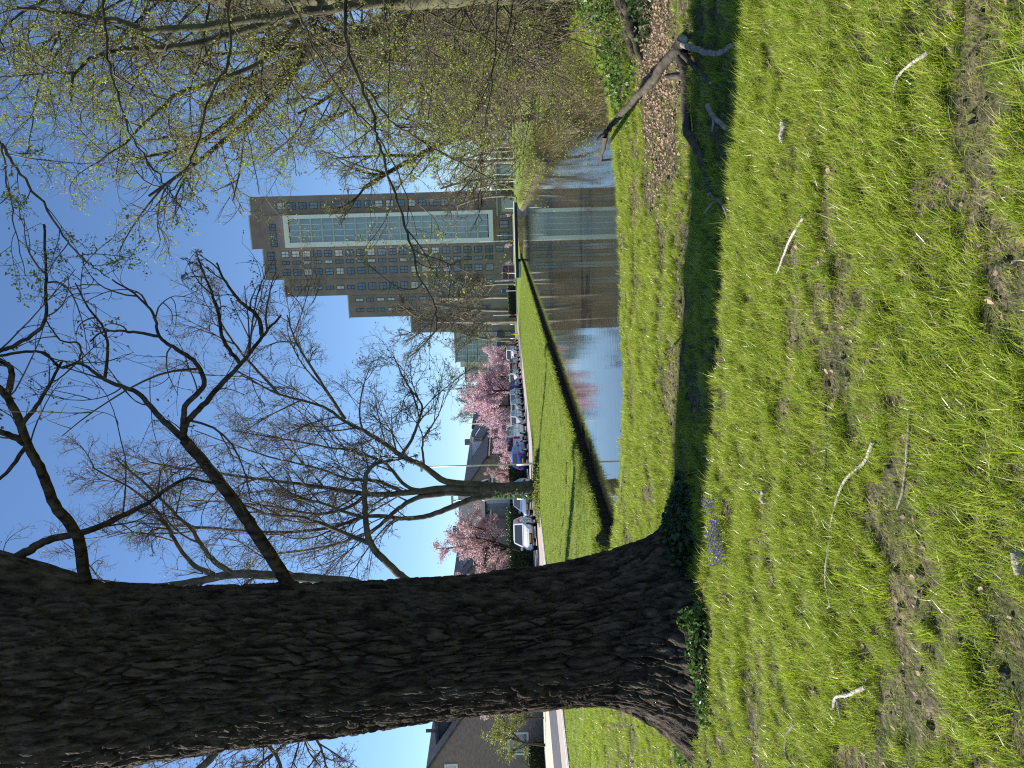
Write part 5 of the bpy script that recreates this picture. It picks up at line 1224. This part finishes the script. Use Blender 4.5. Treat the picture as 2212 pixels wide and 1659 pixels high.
ivy('ground_ivy', np.concatenate([blob(500, q2.x+.1, q2.y+.05, .36, .12, .20, .8), blob(260, q2.x-.28, q2.y, .24, .1, .15, .8), blob(240, q2.x+.36, q2.y+.10, .14, .1, .26, .8)]), .042, M['ivy_leaf'], 'sunlit pale green leafy plants at the front foot of the huge trunk')
q3 = onz(1500, 1600, .0)
ivy('ground_ivy', blob(700, q3.x-.1, q3.y+.35, .5, .45, .12, .8), .04, M['ivy_leaf'], 'low leafy weeds left of the trunk roots')
q4 = onz(1360, 70, .0)
ivy('ground_ivy', blob(1500, q4.x+.2, q4.y+.3, 1.3, .8, .38, .8), .06, M['ivy_leaf'], 'green ground ivy below the budding tree')
ivy('ground_ivy', np.concatenate([blob(1500, 6.6, 10.6, 1.3, 1.0, .45, .8), blob(1500, 7.0, 12.6, 1.2, 1.2, .5, .8)]), .07, M['ivy_leaf'], 'leafy ground cover under the bank bushes')
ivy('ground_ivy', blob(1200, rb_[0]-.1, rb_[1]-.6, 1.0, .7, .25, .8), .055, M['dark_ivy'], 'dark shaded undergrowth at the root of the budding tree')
# root tangle of the budding tree
T = Plant(505)
for k in range(7):
    a = 2.4+k*.55; p0 = rb_+np.array([math.cos(a)*.2, math.sin(a)*.2, .25])
    e = rb_+np.array([math.cos(a)*(.7+.3*(k % 3)), math.sin(a)*(.6+.3*(k % 2)), 0]); e[2] = gzs(e[0], e[1])-.03
    T.limb([p0, (p0+e)/2+np.array([0, 0, .03]), e], .11, .03, True, .01)
V, Fc = tubes(T.thick, 8); c0 = rb_.copy(); o = empty('root_tangle', c0); tag(o, 'dark mossy surface roots spreading from the budding tree', 'roots')
link('root', mesh_np('root', V-c0, Fc, [M['bark_limb']], True), o)

# purple flowers
fl = MB()
for k in range(16):
    a = k*2.4; z = .055+.05*(k/16); r = .013*(1-.4*k/16); p = Vector((math.cos(a)*r, math.sin(a)*r, z)); u = Vector((math.cos(a), math.sin(a), .3))*.014; w2 = Vector((-math.sin(a), math.cos(a), 0))*.009
    fl.quad(p, p+u*.6+w2, p+u, p+u*.6-w2)
fl_me = fl.mesh('flower_head', M['violet']); fs_me = MB().cyl((0, 0, -.02), (0, 0, .09), .0025, .0018, 5).mesh('stem', M['grass'])
lf = MB()
for a in (0, 2.1, 4.2):
    d = Vector((math.cos(a), math.sin(a), 0)); s2 = Vector((-math.sin(a), math.cos(a), 0))*.004
    lf.quad(-s2, s2, d*.05+Vector((0, 0, .07))+s2, d*.05+Vector((0, 0, .07))-s2)
lf_me = lf.mesh('leaf', M['grass'])
FP = [(1556, 1100), (1563, 1118), (1566, 1128), (1569, 1136), (1554, 1133), (1548, 1150), (1558, 1152), (1573, 1150), (1570, 1162), (1552, 1168), (1553, 1180), (1574, 1172), (1577, 1182), (1560, 1192), (1575, 1195), (1566, 1205), (1547, 1088), (1560, 1086), (1551, 1160), (1568, 1143), (1545, 1076), (1556, 1215), (1572, 1210)]
for k, (px, py) in enumerate(FP):
    p = onz(px+12, py, .0); p.z = gzs(p.x, p.y); o = empty('purple_flower', p, k*1.3); tag(o, 'small purple spring flower in the patch near the huge trunk', 'flower', 'purple flowers in the lawn')
    o.scale = (1.3, 1.3, 1.2)
    link('stem', fs_me, o); link('flower_head', fl_me, o); link('leaf', lf_me, o)
